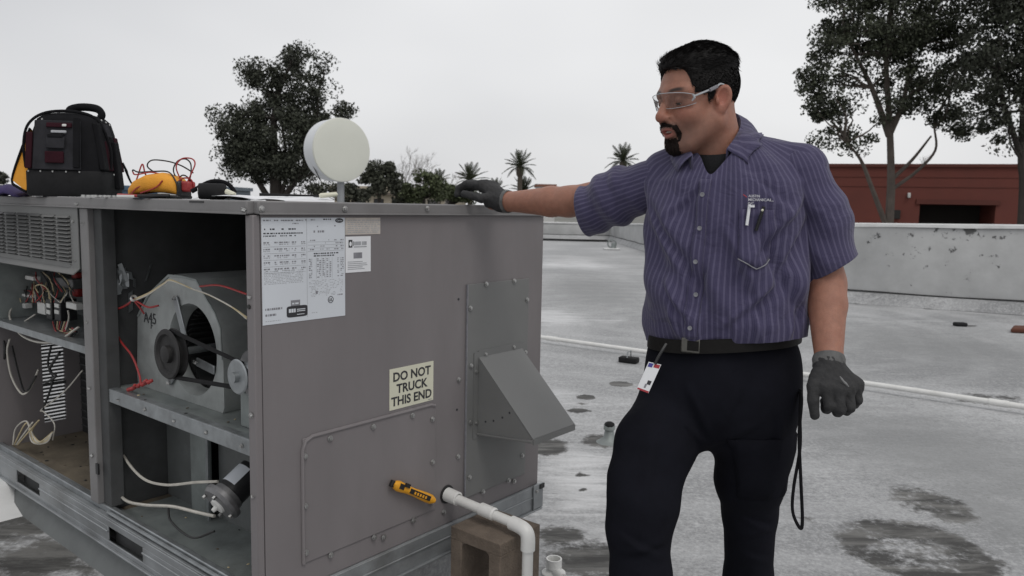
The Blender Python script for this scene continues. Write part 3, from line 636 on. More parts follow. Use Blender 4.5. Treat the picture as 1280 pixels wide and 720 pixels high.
quads(fine_, -.00145, 'ink_mid', lab, 'fine_print'); quads(mid_, -.0015, 'ink_grey', lab, 'print'); quads(darkp, -.0015, 'ink', lab, 'bold_print')
def oval(cx, cz, rx, rz, y, m, parent, n=28, p=1.0):
    V = [(cx+rx*math.copysign(abs(math.cos(t))**p, math.cos(t)), y, cz+rz*math.copysign(abs(math.sin(t))**p, math.sin(t))) for t in [2*PI*i/n for i in range(n)]]
    return MB().add(V, [tuple(range(n))]).build('logo', m, parent, smooth=False)
ox, oz = LX0+.925*lw, LZ1-.028*lh; oval(ox, oz, .0135, .0062, -.0016, 'ink', lab); etext('Carrier', ox, oz-.002, .0065, 'label_white', lab, -.0022)
q = LR(.27,.52,.845,.955); oval((q[0]+q[1])/2, (q[2]+q[3])/2, (q[1]-q[0])/2, (q[3]-q[2])/2, -.0016, 'ink', lab, 32, .3)
quads([LR(.295,.32,.872,.908), LR(.325,.35,.872,.908), LR(.355,.375,.872,.908), LR(.39,.49,.878,.886), LR(.39,.49,.895,.903), LR(.39,.48,.928,.934)], -.0019, 'label_white', lab, 'logo_print'); quads([LR(.32,.43,.79,.845)], -.0016, 'ink_grey', lab, 'logo_block'); quads([LR(.335,.36,.815,.83), LR(.37,.41,.815,.83)], -.0019, 'label_white', lab, 'logo_print')
ux, uz = LX0+.81*lw, LZ1-.82*lh
b = MB(); b.tube([(ux+.0085*math.cos(t), -.0016, uz+.0085*math.sin(t)) for t in np.linspace(0, 2*PI, 21)[:-1]], .0008, 4, closed=True); b.build('safety_mark', 'ink', lab); etext('UL', ux, uz-.004, .011, 'ink', lab, -.002)
l2 = sheet('paper_sticker', .2785, .402, 1.293-UZ, 1.339-UZ, 'label_pink'); l2['label'] = 'narrow pinkish sticker with rows of print'
r_ = []
for r in range(7): 
    u = .286
    while u < .392: l = rl.uniform(.003,.012); r_.append((u, u+l, 1.333-UZ-r*.0055-.002, 1.333-UZ-r*.0055)); u += l+rl.uniform(.001,.006)
quads(r_, -.0016, 'ink_mid', l2, 'fine_print')
l3 = sheet('notice_sticker', .279, .367, 1.190-UZ, 1.288-UZ, 'paper'); l3['label'] = 'small white sticker with house mark and grey block'
quads([(.289,.302,1.258-UZ,1.279-UZ),(.304,.306,1.262-UZ,1.275-UZ)], -.0016, 'ink', l3, 'house_mark'); oval(.2955, 1.268-UZ, .004, .0065, -.0019, 'paper', l3)
quads([(.307,.332,1.264-UZ,1.274-UZ),(.335,.352,1.264-UZ,1.274-UZ),(.307,.352,1.258-UZ,1.261-UZ)], -.0016, 'ink_mid', l3, 'print'); quads([(.306,.336,1.228-UZ,1.244-UZ)], -.0016, 'ink_grey', l3, 'grey_block')
quads([(.286,.286+rl.uniform(.05,.075),1.218-UZ-i*.005,1.22-UZ-i*.005) for i in range(5)], -.0016, 'ink_mid', l3, 'fine_print')
sg = sheet('warning_sign', .438, .618, .776-UZ, .899-UZ, 'label_cream'); sg['label'] = 'cream sign reading DO NOT TRUCK THIS END'
for i, tx in enumerate(('DO NOT', 'TRUCK', 'THIS END')): etext(tx, .528, .8605-UZ-i*.0365, .0375, 'ink', sg, -.0016, .0009, sx=1.02)
quads([(.596,.611,.7795-UZ,.7815-UZ)], -.0016, 'ink_grey', sg, 'maker_print')
# --- base rails
def rail_sides():
    m = MB(); x0, x1 = -.012, -.006; slots = [(.60,.832),(1.395,1.62)]
    m.box(x0, x1, -.012, L, .0, .016); m.box(x0, x1, -.012, L, .064, .086); ys = [-.012]
    for a, c in slots: ys += [a, c]
    ys.append(L)
    for i in range(0, len(ys), 2): m.box(x0, x1, ys[i], ys[i+1], .0155, .0645)
    m.box(x0-.010, x1, -.012, L, -.006, .0005); m.box(x1, .06, -.01, L, .080, .087); return m
sr = rail_sides().build('base_rail', 'rail_metal', unit, .002)
for a, c in ((.60,.832),(1.395,1.62)): MB().box(.02, .3, a-.02, c+.02, -.002, .079).build('fork_pocket', 'inner_dark', sr)
MB().tube([(-.013, -.01, .047), (-.013, .60, .047)], .003, 6).build('crease', 'rail_metal', sr); MB().tube([(-.013, .832, .047), (-.013, 1.395, .047)], .003, 6).build('crease', 'rail_metal', sr)
er = MB(); er.box(-.005, W+.008, -.012, -.006, 0, .086); er.box(-.005, W+.008, -.022, -.006, -.006, .0005); er.box(-.005, W+.008, -.006, .05, .080, .0865); er = er.build('base_rail', 'rail_metal', unit, .002)
MB().tube([(.0, -.013, .047), (W, -.013, .047)], .003, 6).build('crease', 'rail_metal', er)
ct = MB().box(W-.045, W+.0115, -.020, -.0125, .002, .094).build('corner_bracket', 'rail_metal', er, .002); MB().box(W-.012, W+.014, -.024, -.0205, .074, .092).build('bracket_tab', 'black_plastic', ct)
screw((W-.03, -.021, .07), ct, s=.8)
MB().box(.012, .03, .033, L, .087, .108).build('door_sill', 'galv', unit, .003); MB().tube([(.006, .03, .096), (.006, .868, .096)], .006, 8).build('sill_edge', 'galv', unit)
# --- centre post
cp = MB(); cp.box(.0, .035, .925, .984, .108, H-TR-.001); cp = cp.build('door_post', 'trim', unit, .003)
MB().box(.018, .06, .868, .9245, .108, H-TR-.002).build('door_stop', 'inner_dark', cp, .002)  # near-black material paints in the shade of the recess beside the post
for py in (278, 400, 481, 563): screw((-.001, .955, uside(103, py)[1]), cp, True, .9)
MB().box(-.006, .0, .905, .922, .215, .25).build('latch', 'black_plastic', cp)
# --- louvred panel
zl0, zl1 = 1.150-UZ, 1.346-UZ
lp = MB(); lp.box(-.004, -.001, .988, L, zl0, zl1); lp.poly([(-.004,.988,zl0),(-.001,.988,zl0),(-.022,.988,zl0-.02),(-.025,.988,zl0-.017)], (0,L-.988,0)); lp = lp.build('louvre_panel', 'cabinet_grey', unit)
lv = MB(); lw_, lh_ = .100, .0085
lv.poly([(0,-lw_/2,lh_/2),(0,-lw_/2,-lh_/2),(-.011,-lw_/2,-lh_/2)], (0,lw_,0)); LV = mesh_from('louvre', lv.V, lv.F); LV.materials.append(MATS['cabinet_grey'])
dk = MB(); dk.box(-.0045,-.0041,-lw_/2,lw_/2,-lh_/2-.006,-lh_/2); DK = mesh_from('slit', dk.V, dk.F); DK.materials.append(MATS['insul'])  # flat dark strip, painting the shade inside a louvre opening
for c in range(10):
    y = 1.095+c*.1175
    if y > L-.05: break
    for r in range(12):
        z = zl1-.030-r*.0128; o = bpy.data.objects.new('louvre', LV); COL.objects.link(o); o.parent = lp; o.location = (-.0043, y, z)
        o = bpy.data.objects.new('louvre_slit', DK); COL.objects.link(o); o.parent = lp; o.location = (0, y, z)
for y, z in ((1.02, zl1-.045), (1.02, zl1-.17), (1.05, zl0+.012), (1.4, zl0+.014)): screw((-.0045, y, z), lp, True, .7)
# --- interior
MB().box(.03, W-.02, .02, L-.0125, .079, .0865).build('floor_pan', 'inner_floor', unit)
MB().box(.032, .34, .12, .86, .0870, .0905).build('drain_pan', 'galv_dull', unit)
MB().box(.04, W-.02, .900, .922, .0875, H-.01).build('divider_panel', 'inner_dark', unit)
MB().box(.022, W-.013, .0125, .022, .62, H-.035).build('insulation_blanket', 'insul', unit); MB().box(.03, W-.02, .023, .899, H-.034, H-.008).build('ceiling_insulation', 'insul', unit)
MB().box(.55, .57, .023, .899, .0875, H-.036).build('rear_insulation', 'insul', unit)
# divider foil scraps
for (px, py, w_, h_) in ((126,344,.05,.07),):
    x_, z_ = .10, uside(126, 344, .10)[1]; fo_ = MB()
    for i in range(9): fo_.obox((.07+.012*(i % 3), .896, z_+.025-.022*(i//3)), [(1,0,.2*random.uniform(-1,1)),(random.uniform(-.6,.6),1,0),(0,.2,1)], (.008,.002,.012))
    fo_.build('foil_scrap', 'galv', unit)
# blower deck and housing
dz = .500
dkp = MB(); dkp.box(.03, .55, .023, .895, dz-.004, dz); dkp = dkp.build('blower_deck', 'galv_dull', unit)
fr_ = MB(); fr_.box(.022, .0255, .030, .868, dz-.040, dz+.003); fr_.box(.0255, .05, .030, .868, dz+.0005, dz+.003); fr_ = fr_.build('deck_front', 'galv', dkp, .001)
for i in range(5): screw((.0215, .10+.175*i, dz-.02), fr_, True, .8)
bx = .115; OUT = [uside(a, b, bx) for a, b in ((281,534),(172,498),(172,395),(185,368),(211,343),(228,344.5),(246,349),(259,373),(270,391),(277,410),(279,450))]
OUT[0] = (OUT[0][0], dz+.001); OUT[1] = (OUT[1][0], dz+.001)
cy, cz = uside(240, 437, bx); ri = .5*abs(uside(208,437,bx)[0]-uside(267,437,bx)[0]); ri = min(ri, .150)
def out_at(th):
    d = (math.cos(th), math.sin(th)); best = 9; n = len(OUT)
    for i in range(n):
        (ax, az), (bx_, bz_) = OUT[i], OUT[(i+1) % n]; ex, ez = bx_-ax, bz_-az; den = d[0]*ez-d[1]*ex
        if abs(den) < 1e-9: continue
        t = ((ax-cy)*ez-(az-cz)*ex)/den; u = ((ax-cy)*d[1]-(az-cz)*d[0])/den
        if t > 0 and -1e-6 <= u <= 1+1e-6: best = min(best, t)
    return best
n = 72; V = []; F = []
for i in range(n):
    th = 2*PI*i/n; ro_ = out_at(th); c_, s_ = math.cos(th), math.sin(th); r1 = min(ri, ro_-.006)
    V += [(bx, cy+c_*ro_, cz+s_*ro_), (bx, cy+c_*r1, cz+s_*r1), (bx+.02, cy+c_*r1*.93, cz+s_*r1*.93), (bx+.045, cy+c_*r1*.90, cz+s_*r1*.90), (bx+.30, cy+c_*ro_, cz+s_*ro_)]
for i in range(n):
    j = (i+1) % n
    for a, c in ((0,1),(1,2),(2,3)): F.append((i*5+a, i*5+c, j*5+c, j*5+a))
    F.append((i*5+4, i*5, j*5, j*5+4))
bl_ = MB().add(V, F).build('blower_housing', 'galv_house', unit, ang=30)
MB().lathe((bx+.29,cy,cz), (-1,0,0), [(0,ri*.95),(.24,ri*.95)], 30).build('wheel_back', 'insul', bl_); wb = MB()
for i in range(34):
    th = 2*PI*i/34; wb.obox((bx+.15, cy+math.cos(th)*ri*.82, cz+math.sin(th)*ri*.82), [(1,0,0),(0,math.cos(th+.7),math.sin(th+.7)),(0,-math.sin(th+.7),math.cos(th+.7))], (.10,.0008,.014))
wb.build('blower_wheel', 'coil', bl_)
fl2 = MB(); 
for i in (2,3,4,5,6,7,8,9):
    (a, b), (c, d_) = OUT[i], OUT[i+1]; fl2.poly([(bx-.003,a,b),(bx-.003,c,d_),(bx-.003,c+(cy-c)*.03,d_+(cz-d_)*.03),(bx-.003,a+(cy-a)*.03,b+(cz-b)*.03)], (.0025,0,0))
fl2.build('scroll_flange', 'galv_dull', bl_)
# bearing bracket, shaft, pulleys, belts
py_, pz_ = uside(214, 442, .045); pr = .074
MB().tube([(bx+.1,cy,cz),(.03,py_,pz_)], .011, 10).build('shaft', 'galv', bl_)
for (a, b) in ((( 219,372),(232,425)), ((246,452),(268,463)), ((212,478),(224,455))):
    A_ = S3(*a[0:2], bx-.006) if False else S3(a[0], a[1], bx-.006); B_ = S3(b[0], b[1], bx-.006)
    v = np.array(B_)-np.array(A_); MB().obox((np.array(A_)+np.array(B_))/2, [v, (1,0,0), np.cross(v,(1,0,0))], (np.linalg.norm(v)/2, .003, .013)).build('bearing_arm', 'galv', bl_, .002)
    screw((bx-.009, A_[1], A_[2]), bl_, True, 1.1)
def pulley(c, r, name):
    m = MB(); m.lathe(c, (-1,0,0), [(-.016,r*.3),(-.016,r*.95),(-.012,r),(-.004,r*.84),(.004,r*.84),(.012,r),(.016,r*.95),(.016,r*.80),(.008,r*.72),(.008,r*.36),(.020,r*.34),(.024,r*.2),(.024,0)], 36); return m.build(name, 'pulley', bl_, ang=25)
pulley((.045,py_,pz_), pr, 'drive_pulley'); my_, mz_ = uside(303, 470, .045); mr_ = .036
pl2 = MB(); pl2.lathe((.045,my_,mz_), (-1,0,0), [(-.016,mr_*.3),(-.016,mr_),(-.004,mr_*.8),(.004,mr_*.8),(.014,mr_*1.3),(.017,mr_*1.2),(.017,mr_*.4),(.03,mr_*.4),(.03,0)], 30); pl2.build('motor_pulley', 'galv', bl_, ang=25)
th = math.atan2(mz_-pz_, my_-py_); nrm = (-math.sin(th), math.cos(th))
for sgn in (1, -1):
    a = (.045, py_+nrm[0]*pr*.93*sgn, pz_+nrm[1]*pr*.93*sgn); b = (.045, my_+nrm[0]*mr_*.93*sgn, mz_+nrm[1]*mr_*.93*sgn); MB().tube([a, b], .0065, 6).build('belt', 'rubber', bl_)
mo = MB(); mo.lathe((.075,my_,mz_), (1,0,0), [(0,.02),(0,.065),(.02,.07),(.16,.07),(.18,.06),(.18,0)], 24); mo.build('blower_motor', 'motor_grey', bl_, ang=30); MB().box(.08,.3,my_-.08,my_+.07,dz+.001,mz_-.06).build('motor_mount', 'galv_dull', bl_, .003)
o = etext('A45', 0, 0, .05, 'ink', bl_, name='pencil_mark'); y_, z_ = uside(188, 404, bx); o.location = (bx-.0015, y_, z_); o.rotation_euler = (PI/2, 0, -PI/2)
o = etext('F', 0, 0, .03, 'ink', bl_, name='pencil_mark'); y_, z_ = uside(190, 411, bx); o.location = (bx-.0015, y_, z_); o.rotation_euler = (PI/2, 0, -PI/2)
# lower compartment panels
for (ya, yb, xx, mm) in ((.70,.895,.22,'inner_panel'),(.585,.70,.20,'galv_dull'),(.30,.58,.23,'inner_panel'),(.024,.295,.22,'inner_panel')):
    MB().box(xx, xx+.01, ya, yb, .0875, dz-.006).build('lower_panel', mm, unit, .002)
MB().box(.19,.199,.575,.588,.0875,dz-.006).build('panel_flange', 'galv', unit, .001)
# compressor side: shelf, far end wall, coil, end grille
MB().box(.02, .33, .99, L-.02, .612, .620).build('control_shelf', 'galv', unit, .002); MB().box(.016, .019, .99, L-.02, .596, .621).build('shelf_lip', 'galv', unit)
MB().box(.335, .37, .93, L-.02, .0875, .611).build('condenser_coil', 'coil', unit)
for i in range(14): z_ = .12+i*.034; MB().tube([(.331, .94, z_), (.331, L-.03, z_)], .004, 5).build('coil_tube', 'inner_dark', unit)
MB().box(.30, .312, .93, L-.02, .6205, H-TR-.004).build('control_back', 'inner_panel', unit)
gx0, gzA = uend(50, 431, L); gx1, _ = uend(78, 431, L); _, gzB = uend(64, 526, L)
gz1, gz0 = min(gzA, .56), max(gzB, .10)
ew = MB(); ew.box(.0, gx0, L-.012, L, .05, H-TR); ew.box(gx1, W, L-.012, L, .05, H-TR); ew.box(gx0, gx1, L-.0118, L-.0002, gz1, H-TR); ew.box(gx0, gx1, L-.0118, L-.0002, .05, gz0); ew.build('far_end_panel', 'cabinet', unit)
ns = 22
for i in range(ns):
    z_ = gz0+(gz1-gz0)*(i+.5)/ns; sl = MB().obox(((gx0+gx1)/2, L-.006, z_), [(1,0,0),(0,1,.25),(0,-.25,1)], ((gx1-gx0)/2, .004, (gz1-gz0)/ns*.20)).build('grille_slat', 'inner_dark', unit)
MB().box(gx0, gx1, L-.016, L-.0125, gz0+(gz1-gz0)*.47, gz0+(gz1-gz0)*.51).build('grille_bar', 'inner_dark', unit)
tr = MB().box(.026, .30, L-.03, L-.0125, .6205, H-TR-.005).build('control_side', 'galv_dull', unit)
# electrics on the shelf
def ebox(name, px0, px1, py0, py1, off, dep, m, bev=.003):
    y0, z1 = uside(px0, py0, off); y1, z0 = uside(px1, py1, off); return MB().box(off, off+dep, min(y0,y1), max(y0,y1), min(z0,z1), max(z0,z1)).build(name, m, unit, bev)
for (a, b, c, d_, m_) in ((46,56,377,394,'white_plastic'),(82,95,377,388,'white_plastic'),(31,41,344,351,'white_plastic'),(27,38,367,373,'white_plastic'),(24,31,378,386,'white_plastic')): ebox('terminal_block', a, b, c, d_, .12, .03, m_)
for (a, b, c, d_) in ((57,65,373,400),(67,76,373,402)):
    k = ebox('contactor', a, b, c, d_, .11, .06, 'black_plastic'); 
    for q in (0, 1):
        y0, z1 = uside(a+1.5, c+6+q*8, .108); y1, z0 = uside(b-2, c+12+q*8, .108); MB().box(.106, .1095, y1, y0, z0, z1).build('tag', 'white_plastic', k)
tf = ebox('transformer', 68, 90, 345, 362, .16, .07, 'motor_grey', .006); ebox('relay', 44, 58, 338, 358, .2, .06, 'motor_grey'); ebox('terminal_board', 30, 44, 352, 395, .2, .03, 'inner_dark')
ebox('capacitor', 88, 95, 340, 372, .18, .05, 'wire_red', .01); ebox('relay_base', 18, 26, 336, 352, .16, .05, 'wire_red', .006); ebox('relay_base', 16, 24, 378, 392, .14, .04, 'wire_red', .006)
def wire(pts, m, r=.0028, name='wire', jitter=0): MB().tube(curve([S3(*p) for p in pts], 7), r, 6).build(name, m, unit)
wire([(20,374,.10),(12,392,.07),(16,405,.05),(28,420,.04),(50,428,.04),(74,425,.05),(98,409,.06)], 'wire_white', .004)
wire([(44,393,.1),(30,402,.08),(22,406,.08)], 'wire_white', .003); wire([(85,388,.1),(86,398,.1),(82,413,.09)], 'wire_white', .003)
wire([(12,424,.05),(9,440,.05),(14,470,.06),(27,492,.08),(38,485,.1),(48,462,.12)], 'wire_white', .0038); wire([(15,432,.07),(24,470,.08),(32,490,.09),(45,470,.1)], 'wire_black', .004)
for i, (a, b) in enumerate(((20,558),(30,548),(40,555),(48,560))): wire([(16+i*2,556,.05),(a,535-i*3,.06),(34+i*2,527+i*4,.07),(40+i*3,552,.06),(58,553-i*2,.07),(66,540,.08)], 'wire_tan' if i % 2 else 'wire_white', .003)
wire([(66,550,.10),(68,530,.10),(55,515,.11),(52,512,.11),(80,490,.12),(103,463,.14)], 'wire_white', .0026); wire([(64,432,.12),(60,455,.12),(66,475,.12),(54,512,.11)], 'wire_black', .004); wire([(75,440,.12),(62,462,.12),(70,470,.12),(58,478,.11)], 'wire_black', .005)
for i in range(7): wire([(66+i*3,402,.1),(68+i*2,410+i,.08),(70+i*4,414,.07),(72+i*3,416-i,.08)], ('wire_red','wire_black','wire_tan')[i % 3], .0025)
for i in range(26): a = random.uniform(24, 95); wire([(a,352+random.uniform(0,12),.15),(a+random.uniform(-6,6),366,.12),(a+random.uniform(-9,9),378,.11)], ('wire_black','wire_red','wire_tan','wire_black','wire_white')[i % 5], .0022)
wire([(48,366,.11),(44,358,.1),(52,356,.1),(60,362,.1),(62,374,.1)], 'wire_tan', .0024)
ebox('valve', 70, 80, 425, 434, .1, .03, 'wire_black'); MB().lathe(S3(10,522,.18), (-1,0,0), [(0,.02),(.02,.02),(.02,.012),(.05,.01),(.05,0)], 12).build('service_port', 'inner_dark', unit)
# blower compartment wiring
wire([(122,385,.10),(135,389,.08),(155,383,.06),(168,374,.05)], 'wire_red', .0035); wire([(122,388,.10),(140,390,.08),(158,380,.06),(168,376,.05)], 'wire_black', .004)
for i in range(3): wire([(168,374+i,.05),(186,366+i,.05),(205,354+i*.7,.06),(214,350+i*.6,.06),(240,361,.07),(262,369,.05),(290,384,.04),(309,397+i,.04)], ('wire_tan','wire_tan','wire_white')[i], .0022)
wire([(250,358,.09),(275,357,.07),(309,368,.06)], 'wire_red', .0028); wire([(168,376,.05),(176,386,.06),(180,392,.07)], 'wire_red', .003); wire([(170,376,.05),(185,384,.06),(198,382,.07)], 'wire_red', .003)
wire([(140,402,.09),(150,425,.07),(165,445,.06),(174,468,.05),(176,480,.045)], 'wire_red', .0032); wire([(124,405,.06),(132,440,.06),(137,475,.06)], 'wire_white', .0025); wire([(136,410,.08),(133,435,.07),(135,450,.07)], 'wire_black', .003)
MB().lathe(S3(166,374,.045), (0,-.7,.5), [(0,.009),(.012,.009)], 10).build('wire_tie', 'white_plastic', unit)
for i in range(7): a = S3(160+i*4.2, 487-i*1.8+random.uniform(-2,2), .048); MB().lathe(a, (random.uniform(-.5,.5), -.8, .4), [(0,.007),(.018,.0055),(.022,0)], 8).build('wire_nut', 'wire_red', unit)
wire([(137,505,.10),(150,560,.08),(175,595,.06),(205,606,.05),(245,603,.05),(272,602,.06)], 'wire_white', .0042); wire([(135,565,.08),(140,600,.07),(155,624,.05),(180,631,.04),(215,633,.04),(245,640,.05),(268,645,.06)], 'wire_white', .0048); wire([(210,633,.04),(214,652,.035),(240,672,.03),(268,664,.05)], 'wire_black', .0034)
# grime, foil and slack wiring in the blower bay
for i in range(16):
    a = random.uniform(122, 142); y_ = random.uniform(392, 405); wire([(a, y_, .09), (a+random.uniform(-3,4), y_+random.uniform(20,40), .085), (a+random.uniform(-4,8), y_+random.uniform(50,85), .08)], ('wire_black','ink_grey','wire_black','wire_white')[i % 4], .0018)
for i in range(14):
    p = S3(random.uniform(121, 152), random.uniform(336, 378), .10); fo_ = MB(); fo_.obox((.06+random.uniform(0,.12), .893, p[2]), [(1,random.uniform(-.4,.4),random.uniform(-1,1)),(0,1,random.uniform(-.4,.4)),(random.uniform(-.5,.5),0,1)], (.004+random.random()*.006,.0012,.012+random.random()*.02)); fo_.build('foil_strip', 'galv', unit)
ebox('junction_box', 134, 148, 331, 350, .12, .03, 'inner_dark'); wire([(120,391,.09),(128,393,.075),(140,391,.07)], 'wire_black', .006); wire([(125,420,.08),(130,470,.07),(128,520,.07),(134,560,.07)], 'wire_white', .002)
for i in range(40): p = S3(random.uniform(135, 300), 0, .04); MB().ball((random.uniform(.035,.30), random.uniform(.05,.85), .0915 if i % 2 else dz+.003), (random.uniform(.002,.006), random.uniform(.002,.006), .0016), 6, 4).build('debris', ('inner_floor','insul','wire_tan')[i % 3], unit)
for i in range(40): MB().ball((random.uniform(.04,.30), random.uniform(1.0,2.1), .0875), (random.uniform(.003,.009), random.uniform(.003,.009), .002), 6, 4).build('debris', ('inner_floor','insul','wire_black')[i % 3], unit)
wire([(130,500,.11),(136,540,.11),(150,580,.10),(160,600,.09)], 'wire_black', .003); wire([(2,410,.06),(6,440,.05),(3,470,.06),(10,520,.06)], 'wire_black', .005); wire([(96,415,.07),(80,425,.06),(60,424,.05),(40,420,.05)], 'wire_black', .0035)
for i in range(8): wire([(58+i*5, 362+i%3*3, .13),(50+i*5+random.uniform(-6,6), 350, .11),(40+i*6+random.uniform(-8,8), 340, .14)], ('wire_red','wire_black','wire_tan','wire_black')[i % 4], .0025)
# --- roof curb under the unit
cb = thing('roof_curb', 'sloped grey roof curb carrying the air handling unit', 'curb', (UN[0], UN[1], 0), math.atan2(UE[1], UE[0]))
m = MB(); m.box(.03, W-.05, .14, L-.05, 0, UZ-.008); m.build('curb_frame', 'roof', cb)
m = MB(); m.poly([(.012,-.0,UZ-.008),(.03,-.0,UZ-.008),(.03,-.0,.02),(-.045,-.0,.15)], (0,L,0)); m.build('flashing', 'inner_panel', cb)  # grey darker than the roof coating, standing in for shadow below the rail
# ================================================================== things by and on the unit
loc = lambda x, y, z: uw(x, y, z)
rz_u = math.atan2(UE[1], UE[0])
# loose motor lying in the lower compartment
mt = thing('draft_motor', 'loose small grey motor with white label lying in the lower compartment', 'motor', uw(.09,.30,.0905), rz_u)
c0 = np.array(S3(277,628,.055)) - np.array([.09,.30,.0905]); c1 = np.array(S3(316,590,.155)) - np.array([.09,.30,.0905]); ax = c1-c0; ax /= np.linalg.norm(ax)
MB().lathe(c0, ax, [(-.012,0),(-.012,.03),(-.01,.054),(0,.060),(.012,.060),(.014,.047),(.03,.046),(.034,.0)], 28).build('end_bell', 'motor_grey', mt, ang=30)
MB().lathe(c0, ax, [(.032,0),(.032,.043),(.12,.043),(.125,.03),(.125,0)], 28).build('body', 'black_plastic', mt, ang=30)
up_ = np.array([-.75,-.1,.66]); up_ = up_-ax*(up_@ax); up_ /= np.linalg.norm(up_); sd_ = np.cross(ax, up_)
n = 7; V = []; F = []
for j in (0, 1):
    for i in range(n): t = (i/(n-1)-.5)*1.3; V.append(c0+ax*(.045+j*.06)+(up_*math.cos(t)+sd_*math.sin(t))*.0445)
for i in range(n-1): F.append((i, i+1, n+i+1, n+i))
MB().add(V, F).build('name_label', 'label_white', mt)
for i in range(4): t = i*PI/2+.4; MB().lathe(c0+(up_*math.cos(t)+sd_*math.sin(t))*.05-ax*.012, -ax, [(0,.006),(.008,.006),(.008,0)], 6).build('bolt', 'screw', mt)
MB().lathe(c0-ax*.012, -ax, [(0,.024),(.006,.022),(.008,.008),(.02,.006),(.02,0)], 16).build('shaft_boss', 'white_plastic', mt)
fun = thing('funnel', 'white plastic scrap standing inside the cabinet corner', 'scrap', uw(.055,.085,.0905), rz_u); MB().lathe((0,0,0), (.1,.25,1), [(0,.022),(.05,.012),(.085,.004),(.085,0)], 12).build('cone', 'pvc', fun)
# cinder block standing on end
cbk = thing('cinder_block', 'brown concrete block standing on end beside the drain pipe', 'block', (*uw(.70,-.195,0)[:2], 0), rz_u)
a, hgt = .096, .40; m = MB(); yo = .099; tk = .044
m.box(-a, a, -yo, yo, 0, .03); m.box(-a, a, -yo, yo, hgt-.039, hgt); m.box(-a, a, -yo, yo, .185, .215)
m.box(-a, a, -yo, -yo+tk, .0295, .1855); m.box(-a, a, yo-tk, yo, .0295, .1855); m.box(-a, a, -yo, -yo+tk, .2145, hgt-.0385); m.box(-a, a, yo-tk, yo, .2145, hgt-.0385)
for sy in (-1, 1):
    for (zc, sz) in ((hgt-.0385, -1), (.2145, 1), (.1855, -1), (.0295, 1)): yy = sy*(yo-tk); m.poly([(-a+.001, yy, zc), (-a+.001, yy-sy*.016, zc), (-a+.001, yy-sy*.005, zc+sz*.005), (-a+.001, yy, zc+sz*.016)], (2*a-.002,0,0))
m.build('block', 'concrete', cbk, .005)
# drain pipe
dp = thing('drain_pipe', 'white plastic drain pipe leaving the cabinet and turning down over the block', 'pipe', uw(.684,0,.186), rz_u)
ye = -.325; MB().lathe((0,-.001,0), (0,-1,0), [(0,.030),(.002,.030),(.002,0)], 24).build('grommet', 'black_plastic', dp)
MB().tube([(0,.03,0),(0,ye+.03,-.020)], .0155, 16).build('pipe', 'pvc', dp); MB().lathe((0,-.004,0), (0,-1,-.06), [(0,.016),(0,.023),(.045,.022),(.047,.016)], 18).build('coupling', 'pvc', dp); MB().lathe((0,-.145,-.009), (0,-1,-.06), [(0,.016),(.004,.0205),(.055,.0205),(.06,.016)], 18).build('coupling', 'pvc', dp)
el = [(0,ye+.055,-.019),(0,ye+.03,-.021),(0,ye+.008,-.026),(0,ye-.004,-.036),(0,ye-.008,-.055),(0,ye-.008,-.085)]; MB().tube(curve(el, 4), .0215, 18).build('elbow', 'pvc', dp)
zb_ = -(.186+UZ)+.06; MB().tube([(0,ye-.008,-.07),(0,ye-.008,zb_)], .0165, 16).build('pipe', 'pvc', dp); MB().tube(curve([(0,ye-.008,zb_+.04),(0,ye-.008,zb_),(.02,ye-.008,zb_-.03),(.06,ye-.008,zb_-.042)], 4), .0215, 16).build('elbow', 'pvc', dp)
# plastic stub on the roof
g = gz(692,719); st = thing('pipe_stub', 'short open white pipe fitting on the stained roof by the block', 'pipe', (g[0], g[1], 0)); MB().lathe((0,0,0), (.0,.0,1), [(0,.045),(.012,.045),(.02,.028),(.03,.024),(.032,.030),(.066,.030),(.066,.024),(.03,.022),(.03,0)], 22).build('fitting', 'pvc', st); MB().tube([(0,0,.02),(.03,-.06,.016)], .020, 12).build('side_branch', 'pvc', st)
# yellow tester clipped on the panel
tl = uend(486, 603); t2 = uend(535, 623); te = thing('voltage_tester', 'yellow and black hand tester stuck at an angle on the end panel', 'tester', uw(tl[0], -.006, tl[1]), rz_u)
v = np.array([t2[0]-tl[0], -.010, t2[1]-tl[1]]); Lt = np.linalg.norm(v); v /= Lt; nn = np.cross(v, (0,1,0)); nn /= np.linalg.norm(nn); dd = np.cross(nn, v)
def tp(s, u, h): return v*s*Lt + nn*u + dd*h
prof = [(0,.004),(.02,.008),(.06,.0135),(.12,.016),(.22,.015),(.32,.0125),(.5,.012),(.62,.0135),(.8,.015),(.92,.0145),(.98,.009)]
V = []; F = []; k = 10
for s, r in prof:
    for i in range(k): t = 2*PI*i/k; V.append(tp(s, r*math.cos(t), -.012+.011*math.sin(t)))
for i in range(len(prof)-1):
    for j in range(k): F.append((i*k+j, i*k+(j+1) % k, (i+1)*k+(j+1) % k, (i+1)*k+j))
F += [tuple(range(k)), tuple(range((len(prof)-1)*k, len(prof)*k))[::-1]]
MB().add(V, F).build('body', 'yellow', te, ang=50); sg_ = 1 if (tp(0,0,.02)[1] < tp(0,0,-.02)[1]) else -1
face = -.012+sg_*.0105
MB().obox(tp(.60,0,face), [v,nn,dd], (.27*Lt*.9,.0075,.0012)).build('grip_panel', 'black_plastic', te); MB().obox(tp(.16,.002,face), [v,nn,dd], (.05*Lt,.008,.0012)).build('head_mark', 'black_plastic', te); MB().obox(tp(.26,.011,face), [v,nn,dd], (.045*Lt,.006,.004)).build('button', 'black_plastic', te); MB().obox(tp(-.015,0,-.012), [v,nn,dd], (.03*Lt,.010,.006)).build('tip', 'black_plastic', te, .002)
